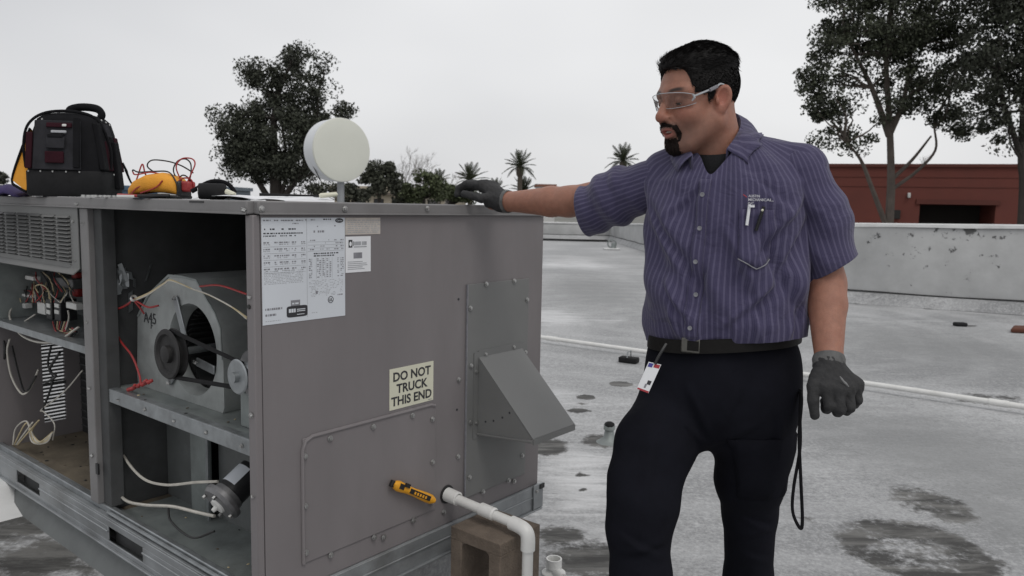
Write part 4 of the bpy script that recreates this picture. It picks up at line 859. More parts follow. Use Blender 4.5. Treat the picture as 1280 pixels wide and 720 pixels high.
for i in range(5): MB().obox(tp(.47+i*.065,-.001,face+sg_*.0014), [v,nn,dd], (.018*Lt,.004,.0004)).build('lettering', 'yellow', te)
# ---- conduit across the roof with its supports
Pc = [gz(675,428), gz(800,446), gz(1080,487.5), gz(1285,519)]
co = thing('roof_conduit', 'long white conduit running across the roof behind the man', 'pipe', (Pc[0][0], Pc[0][1], 0)); off0 = np.array([Pc[0][0], Pc[0][1], 0])
cp_ = [p-off0+np.array([0,0,.055]) for p in Pc]; cp_ = [cp_[0]+(cp_[0]-cp_[1])*1.2] + cp_ + [cp_[-1]+(cp_[-1]-cp_[-2])*1.5]
MB().tube(curve(cp_, 6), .021, 12).build('pipe', 'pvc', co)
for px, py in ((690,430),(1248,513),(985,472)):
    g = gz(px, py)-off0; 
    j = min(range(len(cp_)-1), key=lambda i: np.linalg.norm((cp_[i]+cp_[i+1])/2-g)); a, b = cp_[j], cp_[j+1]; tt = ((g-a)@(b-a))/((b-a)@(b-a)); c = a+(b-a)*tt; dv = (b-a)/np.linalg.norm(b-a); MB().tube([c-dv*.06, c+dv*.06], .0255, 12).build('coupling', 'pvc', co)
for i, (px, py, lab_) in enumerate(((786,453,'black rubber pipe support under the conduit left of the man'), (1345,528,'black rubber pipe support under the conduit beyond the right edge'))):
    g = gz(px, py); s_ = thing('pipe_support', lab_, 'support', (g[0], g[1], 0), -.5, group='conduit supports'); MB().box(-.085,.085,-.05,.05,0,.05).build('block', 'rubber', s_, .012); MB().tube([(0,-.05,.05),(0,-.04,.10),(0,.04,.10),(0,.05,.05)], .006, 6).build('strap', 'galv', s_)
g = gz(765,312); s_ = thing('roof_drain_cap', 'small white cap on a plate near the far parapet corner', 'vent', (g[0], g[1], 0)); MB().box(-.28,.24,-.25,.25,0,.05).build('plate', 'cap_white', s_, .02); MB().tube([(.14*math.cos(t), .05, .19+.13*math.sin(t)) for t in np.linspace(0, 2*PI, 19)[:-1]], .022, 6, closed=True).build('ring', 'galv_dull', s_); MB().lathe((.05,0,.05), (0,0,1), [(0,.09),(.16,.08),(.2,.0)], 12).build('cap', 'galv_dull', s_)
g = gz(761,553); s_ = thing('roof_vent_stub', 'small tarred vent stub beside the man\'s knee', 'vent', (g[0], g[1], 0)); MB().lathe((0,0,0), (0,0,1), [(0,.08),(.012,.06),(.03,.034),(.075,.026),(.08,.034),(.11,.032),(.12,.02),(.122,0)], 14).build('stub', 'galv_dull', s_, ang=60); MB().ball((.0,-.004,.108), (.032,.032,.02), 10, 6).build('tar_cap', 'rubber', s_)
g = gz(1200,408); s_ = thing('rubber_scrap', 'small black scrap lying on the roof by the parapet', 'scrap', (g[0], g[1], 0)); MB().box(-.07,.07,-.05,.05,0,.05).build('scrap', 'rubber', s_, .015)
mat('rust', (.10,.035,.02), .9, 0, .3, 12, .4, 60); g = gz(1275,415); s_ = thing('rusty_plate', 'rusty brown flat scrap on the roof at the right edge', 'scrap', (g[0], g[1], 0)); MB().poly([(-.18,-.1,0),(.3,-.16,0),(.42,.12,0),(.02,.16,0)], (0,0,.06)).build('plate', 'rust', s_, .02)
g = gz(4,640,.13); s_ = thing('coated_pipe_boot', 'white coated roof penetration at the lower left beside the unit', 'vent', (g[0]-.05, g[1], float(roof_h(np.array(g[0]-.05), np.array(g[1])))-.03)); MB().lathe((0,0,0), (0,0,1), [(0,.30),(.03,.27),(.05,.16),(.075,.13),(.10,.115),(.112,.09),(.116,0)], 22).build('boot', 'cap_white', s_, ang=60)
# ---- tool bag on the unit
TZ = CZ + .0005
b0 = at(75, 246, 2.62); bag = thing('tool_bag', 'black and maroon tool backpack standing on top of the unit', 'bag', (b0[0], 2.62+.10, TZ), math.radians(7))
def bag_ring(z, hw, hd, yo=0): return [(hw*c, yo+hd*s, z) for c, s in ((-1,-1),(1,-1),(1,1),(-1,1))]
def loftbox(rings, name, m, parent, sub=3, bev=.02):
    b = MB(); n = 24
    for (z, hw, hd, yo, p) in rings:
        for i in range(n):
            t = 2*PI*(i+.5)/n; c, s = math.cos(t), math.sin(t); b.V.append((hw*math.copysign(abs(c)**p, c), yo+hd*math.copysign(abs(s)**p, s), z))
    for j in range(len(rings)-1):
        for i in range(n): b.F.append((j*n+i, j*n+(i+1) % n, (j+1)*n+(i+1) % n, (j+1)*n+i))
    b.F += [tuple(range(n))[::-1], tuple(range((len(rings)-1)*n, len(rings)*n))]
    return b.build(name, m, parent, ang=50)
hw, hd = .145, .12; hB = .295
base = loftbox([(0,.142,.117,0,.3),(.01,.148,.122,0,.3),(.085,.148,.122,0,.3),(.090,.145,.119,0,.3)], 'moulded_base', 'rubber', bag)
body = loftbox([(.088,.143,.117,0,.3),(.16,.138,.113,.004,.32),(.23,.128,.106,.008,.36),(.27,.118,.098,.01,.45),(.288,.098,.082,.012,.55),(.296,.06,.05,.013,.7)], 'body', 'bag_black', bag)
fr = -.118
def slant(z): return -(.119-.10*(max(0, z-.12)/.18)**2*.35)-.004
def patch(name, xa, xb, za, zb, m, lift=.006, parent=None):
    V = []; F = []
    for (x, z) in ((xa,za),(xb,za),(xb,zb),(xa,zb)): V.append((x*(1-.55*max(0,z-.1)**1.2), slant(z)-lift, z))
    return MB().poly(V, (0,.01,0)).build(name, m, parent or bag, .003)
fp_ = patch('front_panel', -.105, .075, .092, .262, 'bag_grey', .004); patch('maroon_patch', -.055, .015, .115, .155, 'bag_maroon', .0085, fp_); patch('grey_pocket', -.05, .02, .165, .205, 'bag_grey', .010, fp_); patch('dark_flap', -.045, .015, .202, .214, 'bag_black', .013, fp_); patch('logo_strip', -.035, .025, .218, .228, 'ink_mid', .008, fp_); patch('maroon_top', -.055, .045, .238, .254, 'bag_maroon', .0085, fp_); patch('white_mark', .008, .026, .241, .250, 'white_plastic', .011, fp_)
patch('maroon_edge', -.132, -.108, .095, .22, 'bag_maroon', .004, fp_); patch('strap', .050, .075, .10, .275, 'bag_black', .012, fp_)
for x in (-.12,-.075,-.03,.02,.07): o = MB().lathe((x, -.1215, .086), (0,-1,0), [(0,.004),(.003,.003),(.003,0)], 8).build('rivet', 'screw', base)
MB().lathe((-.07,slant(.265)-.001,.265), (0,-1,0), [(0,.004),(.004,.003),(.004,0)], 8).build('rivet', 'screw', body)
# right side pockets and straps
for (ya, yb, za, zb, m_, lf) in ((-.10,-.05,.095,.26,'bag_black',.008),(-.045,.0,.095,.20,'bag_maroon',.004),(.01,.06,.03,.20,'bag_black',.02),(.065,.105,.095,.22,'bag_maroon',.004),(-.02,.03,.215,.262,'bag_grey',.006)):
    k = lambda z: .148-.035*(max(0,z-.1)/.19)**1.6; MB().poly([(k(za)+lf,ya,za),(k(za)+lf,yb,za),(k(zb)+lf-.002,yb*.85,zb),(k(zb)+lf-.002,ya*.85,zb)], (-.02,0,0)).build('side_pocket', m_, bag, .004)
for (y, z) in ((-.04,.272),(.0,.268),(.035,.262)): MB().ball((.125,y,z), .004, 8, 5).build('rivet', 'screw', bag)
for (y, z) in ((.0,.082),(.06,.078)): MB().ball((.149,y,z), .004, 8, 5).build('rivet', 'screw', bag)
MB().tube(curve([(-.02,.01,.292),(-.015,.01,.312),(.03,.012,.322),(.085,.014,.318),(.105,.014,.30),(.10,.012,.285)], 6), .014, 10).build('handle', 'bag_black', bag)
MB().tube(curve([(-.146,-.09,.10),(-.15,-.09,.18),(-.13,-.085,.25),(-.07,-.07,.291),(.04,-.065,.297),(.115,-.05,.27),(.15,-.03,.18),(.152,-.03,.1)], 6), .0055, 6).build('piping', 'bag_black', bag)
for i in range(3): MB().tube([(.15,.09+i*.012,.13-i*.012),(.162,.10+i*.012,.10-i*.015),(.168,.10+i*.016,.075-i*.01)], .004, 5).build('zip_pull', 'bag_black', bag)
V = [(-.148,-.09,.015),(-.21,-.07,.055),(-.128,-.08,.235),(-.138,.05,.20),(-.21,.05,.055),(-.148,.06,.015)]
MB().add(V, [(0,1,2),(5,3,4),(0,5,4,1),(1,4,3,2)]).build('side_pouch', 'yellow_cloth', bag, label='yellow side pouch bulging out of the bag', smooth=False); MB().tube(curve([V[2],(-.17,-.078,.15),V[1],(-.185,-.078,.03),V[0]], 4), .005, 6).build('pouch_piping', 'bag_black', bag)
bag.scale = (.85, .93, .97)
# loose screws by the bag
for i in range(9):
    p = at(104+i*5.4+random.uniform(-1,1), 245.5, 2.30+random.uniform(0,.1)); p[2] = TZ; s_ = tag(link('loose_screw', SCREW.copy(), 'screw'), ('first','second','third','fourth','fifth','sixth','seventh','eighth','last')[i]+' small loose screw from the left in the row in front of the bag', 'screw', 'loose screws in front of the bag'); s_.location = tuple(p); s_.rotation_euler = (-PI/2, 0, 0)
# purple cloth at the far left
p = at(8, 246, 2.75); pc = thing('purple_cloth', 'dark purple folded cloth on the unit top left of the bag', 'cloth', (p[0]-.03, 2.78, TZ)); V = []; F = []; n = 16
for j in range(n):
    for i in range(n):
        u, v_ = i/(n-1)*2-1, j/(n-1)*2-1; V.append((u*.13, v_*.12, max(.0, (1-u*u)*(1-v_*v_))**.5*.03+.006*math.sin(u*9+v_*4)+.006))
for j in range(n-1):
    for i in range(n-1): F.append((j*n+i, j*n+i+1, (j+1)*n+i+1, (j+1)*n+i))
o = MB().add(V, F).build('cloth', 'purple_cloth', pc); md = o.modifiers.new('t', 'SOLIDIFY'); md.thickness = .006
# yellow test meter with leads
p = at(190, 246, 2.18); mt_ = thing('test_meter', 'yellow soft meter case with red and black leads on the unit top', 'meter', (p[0], 2.18+.03, TZ), math.radians(-10))
rings = [(-.085,.004,.006,.012),(-.08,.016,.012,.018),(-.055,.034,.020,.03),(-.015,.045,.026,.042),(.03,.046,.028,.044),(.065,.042,.026,.038),(.08,.034,.022,.03),(.083,.02,.014,.024)]
b = MB(); n = 18
for (x, hy, hz, zc) in rings:
    for i in range(n):
        t = 2*PI*i/n; c, s = math.cos(t), math.sin(t); b.V.append((x, hy*math.copysign(abs(c)**.7, c), zc+hz*math.copysign(abs(s)**.7, s)*(1+.05*math.sin(x*90+i))))
for j in range(len(rings)-1):
    for i in range(n): b.F.append((j*n+i, j*n+(i+1) % n, (j+1)*n+(i+1) % n, (j+1)*n+i))
b.F += [tuple(range(n))[::-1], tuple(range((len(rings)-1)*n, len(rings)*n))]; b.build('case', 'yellow_cloth', mt_, ang=60)
MB().box(.078,.092,-.03,.03,.004,.05).build('meter_end', 'black_plastic', mt_, .006); MB().box(-.08,.09,-.036,.036,.0,.010).build('base', 'black_plastic', mt_, .004)
MB().box(-.085,-.03,-.06,-.035,.0,.008).build('clip', 'white_plastic', mt_, .002); MB().tube([(-.02,-.055,.006),(.04,-.05,.008),(.07,-.045,.008)], .005, 8).build('probe', 'black_plastic', mt_); MB().tube([(-.09,-.045,.008),(-.02,-.055,.006)], .004, 8).build('probe', 'wire_red', mt_)
def lead(pts, m): MB().tube(curve([(x, y, z) for x, y, z in pts], 8), .0021, 6).build('lead', m, mt_)
lead([(.0,.0,.07),(-.02,-.01,.09),(-.012,.0,.108),(.03,.01,.106),(.07,.01,.095),(.10,.01,.08),(.115,.0,.074)], 'wire_black')
lead([(.085,.0,.03),(.055,.0,.075),(.06,.01,.105),(.085,.01,.113),(.105,.005,.10),(.108,0,.07),(.098,0,.03)], 'wire_black')
lead([(.09,0,.03),(.07,-.01,.085),(.08,0,.112),(.105,.01,.114),(.122,.0,.10),(.118,-.01,.075),(.105,-.01,.05),(.09,0,.03)], 'wire_red')
lead([(.06,.01,.05),(.08,.0,.066),(.10,-.005,.062),(.115,0,.04)], 'wire_black'); lead([(.07,-.02,.04),(.09,-.01,.058),(.112,-.005,.054),(.118,0,.03)], 'wire_red')
lead([(-.055,-.03,.02),(-.045,-.02,.06),(-.036,-.01,.096),(-.028,-.01,.07),(-.025,0,.055)], 'wire_red'); lead([(-.055,-.035,.012),(-.03,-.04,.03),(.02,-.04,.045),(.05,-.03,.06),(.0,-.02,.073),(-.05,-.02,.066),(-.06,-.02,.074)], 'wire_red'); lead([(-.02,-.045,.014),(.03,-.048,.03),(.05,-.045,.05)], 'wire_red')
lead([(-.06,-.02,.074),(-.058,-.02,.079),(-.04,-.02,.073),(.0,-.01,.076),(.045,-.01,.075),(.08,-.03,.05),(.09,-.03,.02)], 'wire_black')
MB().box(.084,.115,-.02,.015,.02,.05).build('lead_plug', 'wire_red', mt_, .006)
# black canister lying on its side
p = at(258, 247, 2.02); cn = thing('canister', 'black cylinder lying on its side with white ring mark on its end', 'canister', (p[0], 2.06, TZ), math.radians(25))
MB().lathe((-.035,0,.0215), (1,0,0), [(0,0),(0,.016),(.002,.0205),(.008,.0215),(.062,.0215),(.07,.018),(.07,0)], 26).build('body', 'rubber', cn, ang=30); MB().lathe((-.0355,0,.0215), (-1,0,0), [(0,.0085),(.0008,.0085),(.0008,.006),(.0,.006)], 20).build('ring_mark', 'white_plastic', cn); MB().lathe((-.0352,0,.0215), (-1,0,0), [(0,.003),(.0008,.003),(.0008,0)], 10).build('centre_mark', 'white_plastic', cn)
MB().tube(curve([(-.05,.03,.02),(0,.035,.048),(.04,.03,.044),(.06,.02,.02)], 5), .006, 8).build('strap', 'bag_black', cn)
p = at(287, 246, 1.98); pr_ = thing('clamp_jaw', 'small black clamp with yellow tip beside the canister', 'clamp', (p[0], 2.02, TZ)); MB().tube([(-.012,0,.008),(.022,-.004,.006),(.034,-.004,.006)], [.006,.007,.005], 8).build('handle', 'black_plastic', pr_); MB().tube([(-.03,.02,.022),(-.005,.01,.014)], [.007,.006], 8).build('tip', 'label_cream', pr_)
# white paper and screwdriver on the top
pa = thing('paper_sheet', 'white sheet of paper lying on the unit top at the near corner', 'paper', uw(.16,.20,UH+.0005), rz_u); V = []; F = []
for j in range(6):
    for i in range(9): u, v_ = i/8-.5, j/5-.5; V.append((u*.24, v_*.30, .003+.009*(1-(2*v_)**2)+.002*math.sin(u*14)))
for j in range(5):
    for i in range(8): F.append((j*9+i, j*9+i+1, (j+1)*9+i+1, (j+1)*9+i))
o = MB().add(V, F).build('sheet', 'paper', pa); md = o.modifiers.new('t', 'SOLIDIFY'); md.thickness = .0006
sdv = thing('screwdriver', 'thin dark screwdriver lying on the paper near the panel edge', 'screwdriver', uw(.20,.09,UH+.016), rz_u); MB().tube([(-.09,.05,0),(.05,-.015,0)], [.004,.002], 8).build('shank', 'rubber', sdv); MB().lathe((.05,-.015,0), (.9,-.3,.1), [(0,.003),(.006,.007),(.05,.006),(.055,0)], 10).build('handle', 'label_cream', sdv)
# notch on the side trim (dark scuff tab)
y, z = uside(250, 252.5); MB().box(-.0105,-.0092, y-.035, y+.035, z-.002, z+.003).build('scuff_tab', 'black_plastic', s_tr)
# ================================================================== PERSON (signed-distance modelling, meshed with surface nets)
F32 = np.float32
def smin(a, b, k):
    h = np.clip(.5+.5*(b-a)/k, 0, 1); return b*(1-h)+a*h-k*h*(1-h)
def smax(a, b, k): return -smin(-a, -b, k)
def rc(P, a, b, ra, rb):
    a = np.array(a, F32); b = np.array(b, F32); v = b-a; vv = float(v@v)+1e-12
    x, y, z = P[0]-a[0], P[1]-a[1], P[2]-a[2]; t = np.clip((x*v[0]+y*v[1]+z*v[2])/vv, 0, 1)
    return np.sqrt((x-t*v[0])**2+(y-t*v[1])**2+(z-t*v[2])**2) - (ra+(rb-ra)*t)
def el(P, c, r, R=None):
    x, y, z = P[0]-c[0], P[1]-c[1], P[2]-c[2]
    if R is not None: x, y, z = (R[0][0]*x+R[0][1]*y+R[0][2]*z, R[1][0]*x+R[1][1]*y+R[1][2]*z, R[2][0]*x+R[2][1]*y+R[2][2]*z)
    k0 = np.sqrt((x/r[0])**2+(y/r[1])**2+(z/r[2])**2); k1 = np.sqrt((x/r[0]**2)**2+(y/r[1]**2)**2+(z/r[2]**2)**2)+1e-9
    return k0*(k0-1)/k1
def chain(P, pts, rs, k=.004):
    d = None
    for i in range(len(pts)-1):
        e = rc(P, pts[i], pts[i+1], rs[i], rs[i+1]); d = e if d is None else smin(d, e, k)
    return d
def mesh_sdf(fn, lo, hi, h, name, blk=6):
    lo = np.array(lo, float); hi = np.array(hi, float); nb = np.ceil((hi-lo)/(h*blk)).astype(int); n = nb*blk+1
    cs = [lo[i]+(np.arange(nb[i])+.5)*h*blk for i in range(3)]
    A = np.meshgrid(*cs, indexing='ij'); dc = fn([a.astype(F32).ravel() for a in A]).reshape(nb)
    act = np.abs(dc) < h*blk*1.35
    D = np.repeat(np.repeat(np.repeat(np.where(dc > 0, 1., -1.).astype(F32), blk, 0), blk, 1), blk, 2)
    D = np.pad(D, ((0,1),)*3, mode='edge')
    M = np.repeat(np.repeat(np.repeat(act, blk, 0), blk, 1), blk, 2); Mp = np.zeros(n, bool)
    for i in (0, 1):
        for j in (0, 1):
            for k in (0, 1): Mp[i:i+M.shape[0], j:j+M.shape[1], k:k+M.shape[2]] |= M
    I = np.nonzero(Mp); P = [(lo[a]+I[a]*h).astype(F32) for a in range(3)]; D[I] = fn(P)
    S = D < 0
    cnt = sum(S[i:n[0]-1+i, j:n[1]-1+j, k:n[2]-1+k].astype(np.int8) for i in (0,1) for j in (0,1) for k in (0,1))
    C = np.nonzero((cnt > 0) & (cnt < 8)); vid = -np.ones(n-1, np.int64); vid[C] = np.arange(len(C[0]))
    acc = np.zeros((len(C[0]), 3)); num = np.zeros(len(C[0]))
    E_ = [((0,0,0),(1,0,0)),((0,1,0),(1,1,0)),((0,0,1),(1,0,1)),((0,1,1),(1,1,1)),((0,0,0),(0,1,0)),((1,0,0),(1,1,0)),((0,0,1),(0,1,1)),((1,0,1),(1,1,1)),((0,0,0),(0,0,1)),((1,0,0),(1,0,1)),((0,1,0),(0,1,1)),((1,1,0),(1,1,1))]
    for a, b in E_:
        da = D[C[0]+a[0], C[1]+a[1], C[2]+a[2]]; db = D[C[0]+b[0], C[1]+b[1], C[2]+b[2]]; m = (da < 0) != (db < 0)
        t = np.where(m, da/(da-db+1e-12), 0)
        for ax in range(3): acc[:, ax] += np.where(m, a[ax]+(b[ax]-a[ax])*t, 0)
        num += m
    V = lo + (np.stack(C, 1) + acc/num[:, None])*h
    F = []
    for ax in range(3):
        o1, o2 = [(1,2),(2,0),(0,1)][ax]; sl = [slice(1, None)]*3; sa = [slice(0, -1) if q == ax else slice(1, n[q]-1) for q in range(3)]; sb = [slice(1, None) if q == ax else slice(1, n[q]-1) for q in range(3)]
        A_, B_ = S[tuple(sa)], S[tuple(sb)]; X = np.nonzero(A_ != B_); fl = A_[X]
        p = [X[0]+(0 if ax == 0 else 1), X[1]+(0 if ax == 1 else 1), X[2]+(0 if ax == 2 else 1)]
        def g(i, j):
            q = [p[0].copy(), p[1].copy(), p[2].copy()]; q[o1] = q[o1]-i; q[o2] = q[o2]-j; return vid[q[0], q[1], q[2]]
        f = np.stack([g(1,1), g(0,1), g(0,0), g(1,0)], 1); f[~fl] = f[~fl][:, ::-1]; F.append(f)
    F = np.concatenate(F); F = F[(F >= 0).all(1)]
    me = bpy.data.meshes.new(name); me.from_pydata(V.tolist(), [], F.tolist()); me.update(); me.shade_smooth(); return me
def vco(me): a = np.empty(len(me.vertices)*3); me.vertices.foreach_get('co', a); return a.reshape(-1, 3)
def setco(me, V): me.vertices.foreach_set('co', np.ascontiguousarray(V, float).ravel()); me.update()
def fattr(me, nm, arr): a = me.attributes.new(nm, 'FLOAT', 'POINT'); a.data.foreach_set('value', np.asarray(arr, F32))
def cut(me, co, no):   # remove what lies beyond a plane, clean edge
    b = bmesh.new(); b.from_mesh(me); bmesh.ops.bisect_plane(b, geom=b.verts[:]+b.edges[:]+b.faces[:], dist=1e-5, plane_co=tuple(map(float, co)), plane_no=tuple(map(float, no)), clear_outer=True); b.to_mesh(me); b.free(); me.shade_smooth(); return me
def smooth_mesh(me, it=1, f=.5):
    b = bmesh.new(); b.from_mesh(me)
    for _ in range(it): bmesh.ops.smooth_vert(b, verts=[v for v in b.verts if not v.is_boundary], factor=f, use_axis_x=True, use_axis_y=True, use_axis_z=True)
    b.to_mesh(me); b.free(); me.shade_smooth(); return me
unitv = lambda v: np.array(v, float)/np.linalg.norm(v)
# ---- materials of the man
def skin_material():
    m = mat('skin', (.315,.148,.100), .5, 0, .16, 55, .35, 420, .4, (.27,.10,.068), sss=.12, spec=.4); n, N, Lk, b = nodes_of(m)
    src = b.inputs['Base Color'].links[0].from_socket
    def over(src, attr, col, k):
        a = N('ShaderNodeAttribute'); a.attribute_name = attr; mm = N('ShaderNodeMath'); mm.operation = 'MULTIPLY'; mm.inputs[1].default_value = k; Lk(a.outputs['Fac'], mm.inputs[0])
        x = N('ShaderNodeMix'); x.data_type = 'RGBA'; x.inputs[7].default_value = col+(1,); Lk(mm.outputs[0], x.inputs[0]); Lk(src, x.inputs[6]); return x.outputs[2]
    src = over(src, 'red', (.40,.12,.085), .6); src = over(src, 'lip', (.33,.10,.085), .85); src = over(src, 'stubble', (.075,.055,.05), .6); src = over(src, 'brow', (.012,.009,.008), .95)
    Lk(src, b.inputs['Base Color']); return m
skin_material()
mat('hair', (.0070,.0062,.0060), .6, 0, .45, 60, .35, 130, spec=.12, stretch=(1, 1, .35)); mat('hair_strand', (.012,.0108,.0105), .42, 0, .5, 90, spec=.32, island=.5); mat('beard', (.022,.016,.014), .8, 0, .5, 300, 1.0, 420, spec=.1)
mat('eye_white', (.36,.32,.30), .3); mat('iris', (.03,.018,.010), .15); mat('teeth', (.5,.47,.42), .3)  # eye_white toned down to carry the shade of the eye socket
def shirt_material():
    m = bpy.data.materials.new('shirt'); m.use_nodes = True; n, N, Lk, b = nodes_of(m)
    a = N('ShaderNodeAttribute'); a.attribute_name = 'stripe'; tc = N('ShaderNodeTexCoord')
    w_ = N('ShaderNodeTexNoise'); w_.inputs['Scale'].default_value = 9; w_.inputs['Detail'].default_value = 3; Lk(tc.outputs['Object'], w_.inputs['Vector'])
    def M(op, x, y=0.0):
        k = N('ShaderNodeMath'); k.operation = op
        for i, v in enumerate((x, y)):
            if isinstance(v, (int, float)): k.inputs[i].default_value = v
            else: Lk(v, k.inputs[i])
        return k.outputs[0]
    fr = M('FRACT', M('MULTIPLY', a.outputs['Fac'], 1/.0130)); tri = M('ABSOLUTE', M('SUBTRACT', fr, .5))
    r = N('ShaderNodeMapRange'); r.interpolation_type = 'SMOOTHSTEP'; r.inputs[1].default_value = .27; r.inputs[2].default_value = .08; Lk(tri, r.inputs[0])
    fr2 = M('FRACT', M('MULTIPLY', a.outputs['Fac'], 1/.00325)); t2 = M('ABSOLUTE', M('SUBTRACT', fr2, .5)); r2 = N('ShaderNodeMapRange'); r2.inputs[1].default_value = .3; r2.inputs[2].default_value = .1; r2.inputs[4].default_value = .35; Lk(t2, r2.inputs[0])
    fac = M('MULTIPLY', M('MAXIMUM', r.outputs[0], r2.outputs[0]), M('MULTIPLY_ADD', w_.outputs['Fac'], .8)); 
    x = N('ShaderNodeMix'); x.data_type = 'RGBA'; x.inputs[6].default_value = (.049,.043,.093,1); x.inputs[7].default_value = (.100,.091,.158,1); Lk(fac, x.inputs[0])
    Lk(x.outputs[2], b.inputs['Base Color']); b.inputs['Roughness'].default_value = .85; b.inputs['Specular IOR Level'].default_value = .25; b.inputs['Sheen Weight'].default_value = .15
    nb = N('ShaderNodeTexNoise'); nb.inputs['Scale'].default_value = 13; nb.inputs['Detail'].default_value = 4; nb.inputs['Distortion'].default_value = 1.2; Lk(tc.outputs['Object'], nb.inputs['Vector'])
    wv = N('ShaderNodeTexNoise'); wv.inputs['Scale'].default_value = 600; Lk(tc.outputs['Object'], wv.inputs['Vector'])
    bp = N('ShaderNodeBump'); bp.inputs['Strength'].default_value = .7; bp.inputs['Distance'].default_value = .014; Lk(M('ADD', nb.outputs['Fac'], M('MULTIPLY', wv.outputs['Fac'], .06)), bp.inputs['Height']); Lk(bp.outputs[0], b.inputs['Normal'])
    return m
MATS['shirt'] = shirt_material()
mat('trousers', (.0080,.0083,.0122), .9, 0, .25, 10, .35, 30, .3, (.009,.009,.012), spec=.08); mat('undershirt', (.010,.010,.012), .9, 0, .2, 20, .4, 300)
mat('leather', (.010,.009,.0085), .6, 0, .2, 30, .2, 120, spec=.2); mat('buckle', (.16,.155,.14), .4, .8, .1, 40)
mat('glove', (.036,.036,.037), .75, 0, .3, 60, .5, 260, .5, (.022,.022,.023), spec=.25); mat('glove_cuff', (.12,.12,.118), .9, 0, .3, 50, .8, 500); mat('glove_print', (.22,.22,.22), .7, 0, .4, 90)
mat('clear_plastic', (.40,.42,.44), .10, 0, .03, 10, spec=.8); mat('badge_blue', (.05,.05,.25), .5); mat('badge_red', (.35,.03,.04), .5); mat('boot', (.014,.013,.012), .6, 0, .2, 20, .2, 90); mat('thread_white', (.55,.55,.58), .7)
def lens_material():
    m = bpy.data.materials.new('lens'); m.use_nodes = True; n = m.node_tree; n.nodes.clear(); N = lambda t: n.nodes.new(t); o = N('ShaderNodeOutputMaterial'); tr = N('ShaderNodeBsdfTransparent'); g = N('ShaderNodeBsdfGlossy'); x = N('ShaderNodeMixShader'); f = N('ShaderNodeFresnel')
    tr.inputs[0].default_value = (.93,.94,.95,1); g.inputs['Roughness'].default_value = .04; f.inputs[0].default_value = 1.55
    n.links.new(f.outputs[0], x.inputs[0]); n.links.new(tr.outputs[0], x.inputs[1]); n.links.new(g.outputs[0], x.inputs[2]); n.links.new(x.outputs[0], o.inputs[0]); return m
MATS['lens'] = lens_material()
# ---- frames of reference
TC = np.array([.545, 1.955]); TY = math.radians(27); TL = np.array([math.cos(TY), -math.sin(TY)]); TF = np.array([-math.sin(TY), -math.cos(TY)])   # his left, his front
man = thing('person', 'man in striped purple work shirt, dark trousers and grey gloves leaning on the unit', 'person', (TC[0], TC[1], 0)); MO = np.array([TC[0], TC[1], 0])
def put(me, name, m, parent=None, world=True):
    if world: setco(me, vco(me)-MO)
    return link(name, me, m, parent or man)
def tb(l, f, z): q = TC+TL*l+TF*f; return np.array([q[0], q[1], z])
def tl(P): x, y = P[0]-F32(TC[0]), P[1]-F32(TC[1]); return x*F32(TL[0])+y*F32(TL[1]), x*F32(TF[0])+y*F32(TF[1]), P[2]
SHR = np.array([.365, 2.045, 1.472]); SHL = np.array([.715, 1.865, 1.478])
ELR = at(712, 252, 2.25); WRR = at(634, 252, 2.415); ELL = at(1033, 355, 1.85); WRL = at(1036, 452, 1.73)
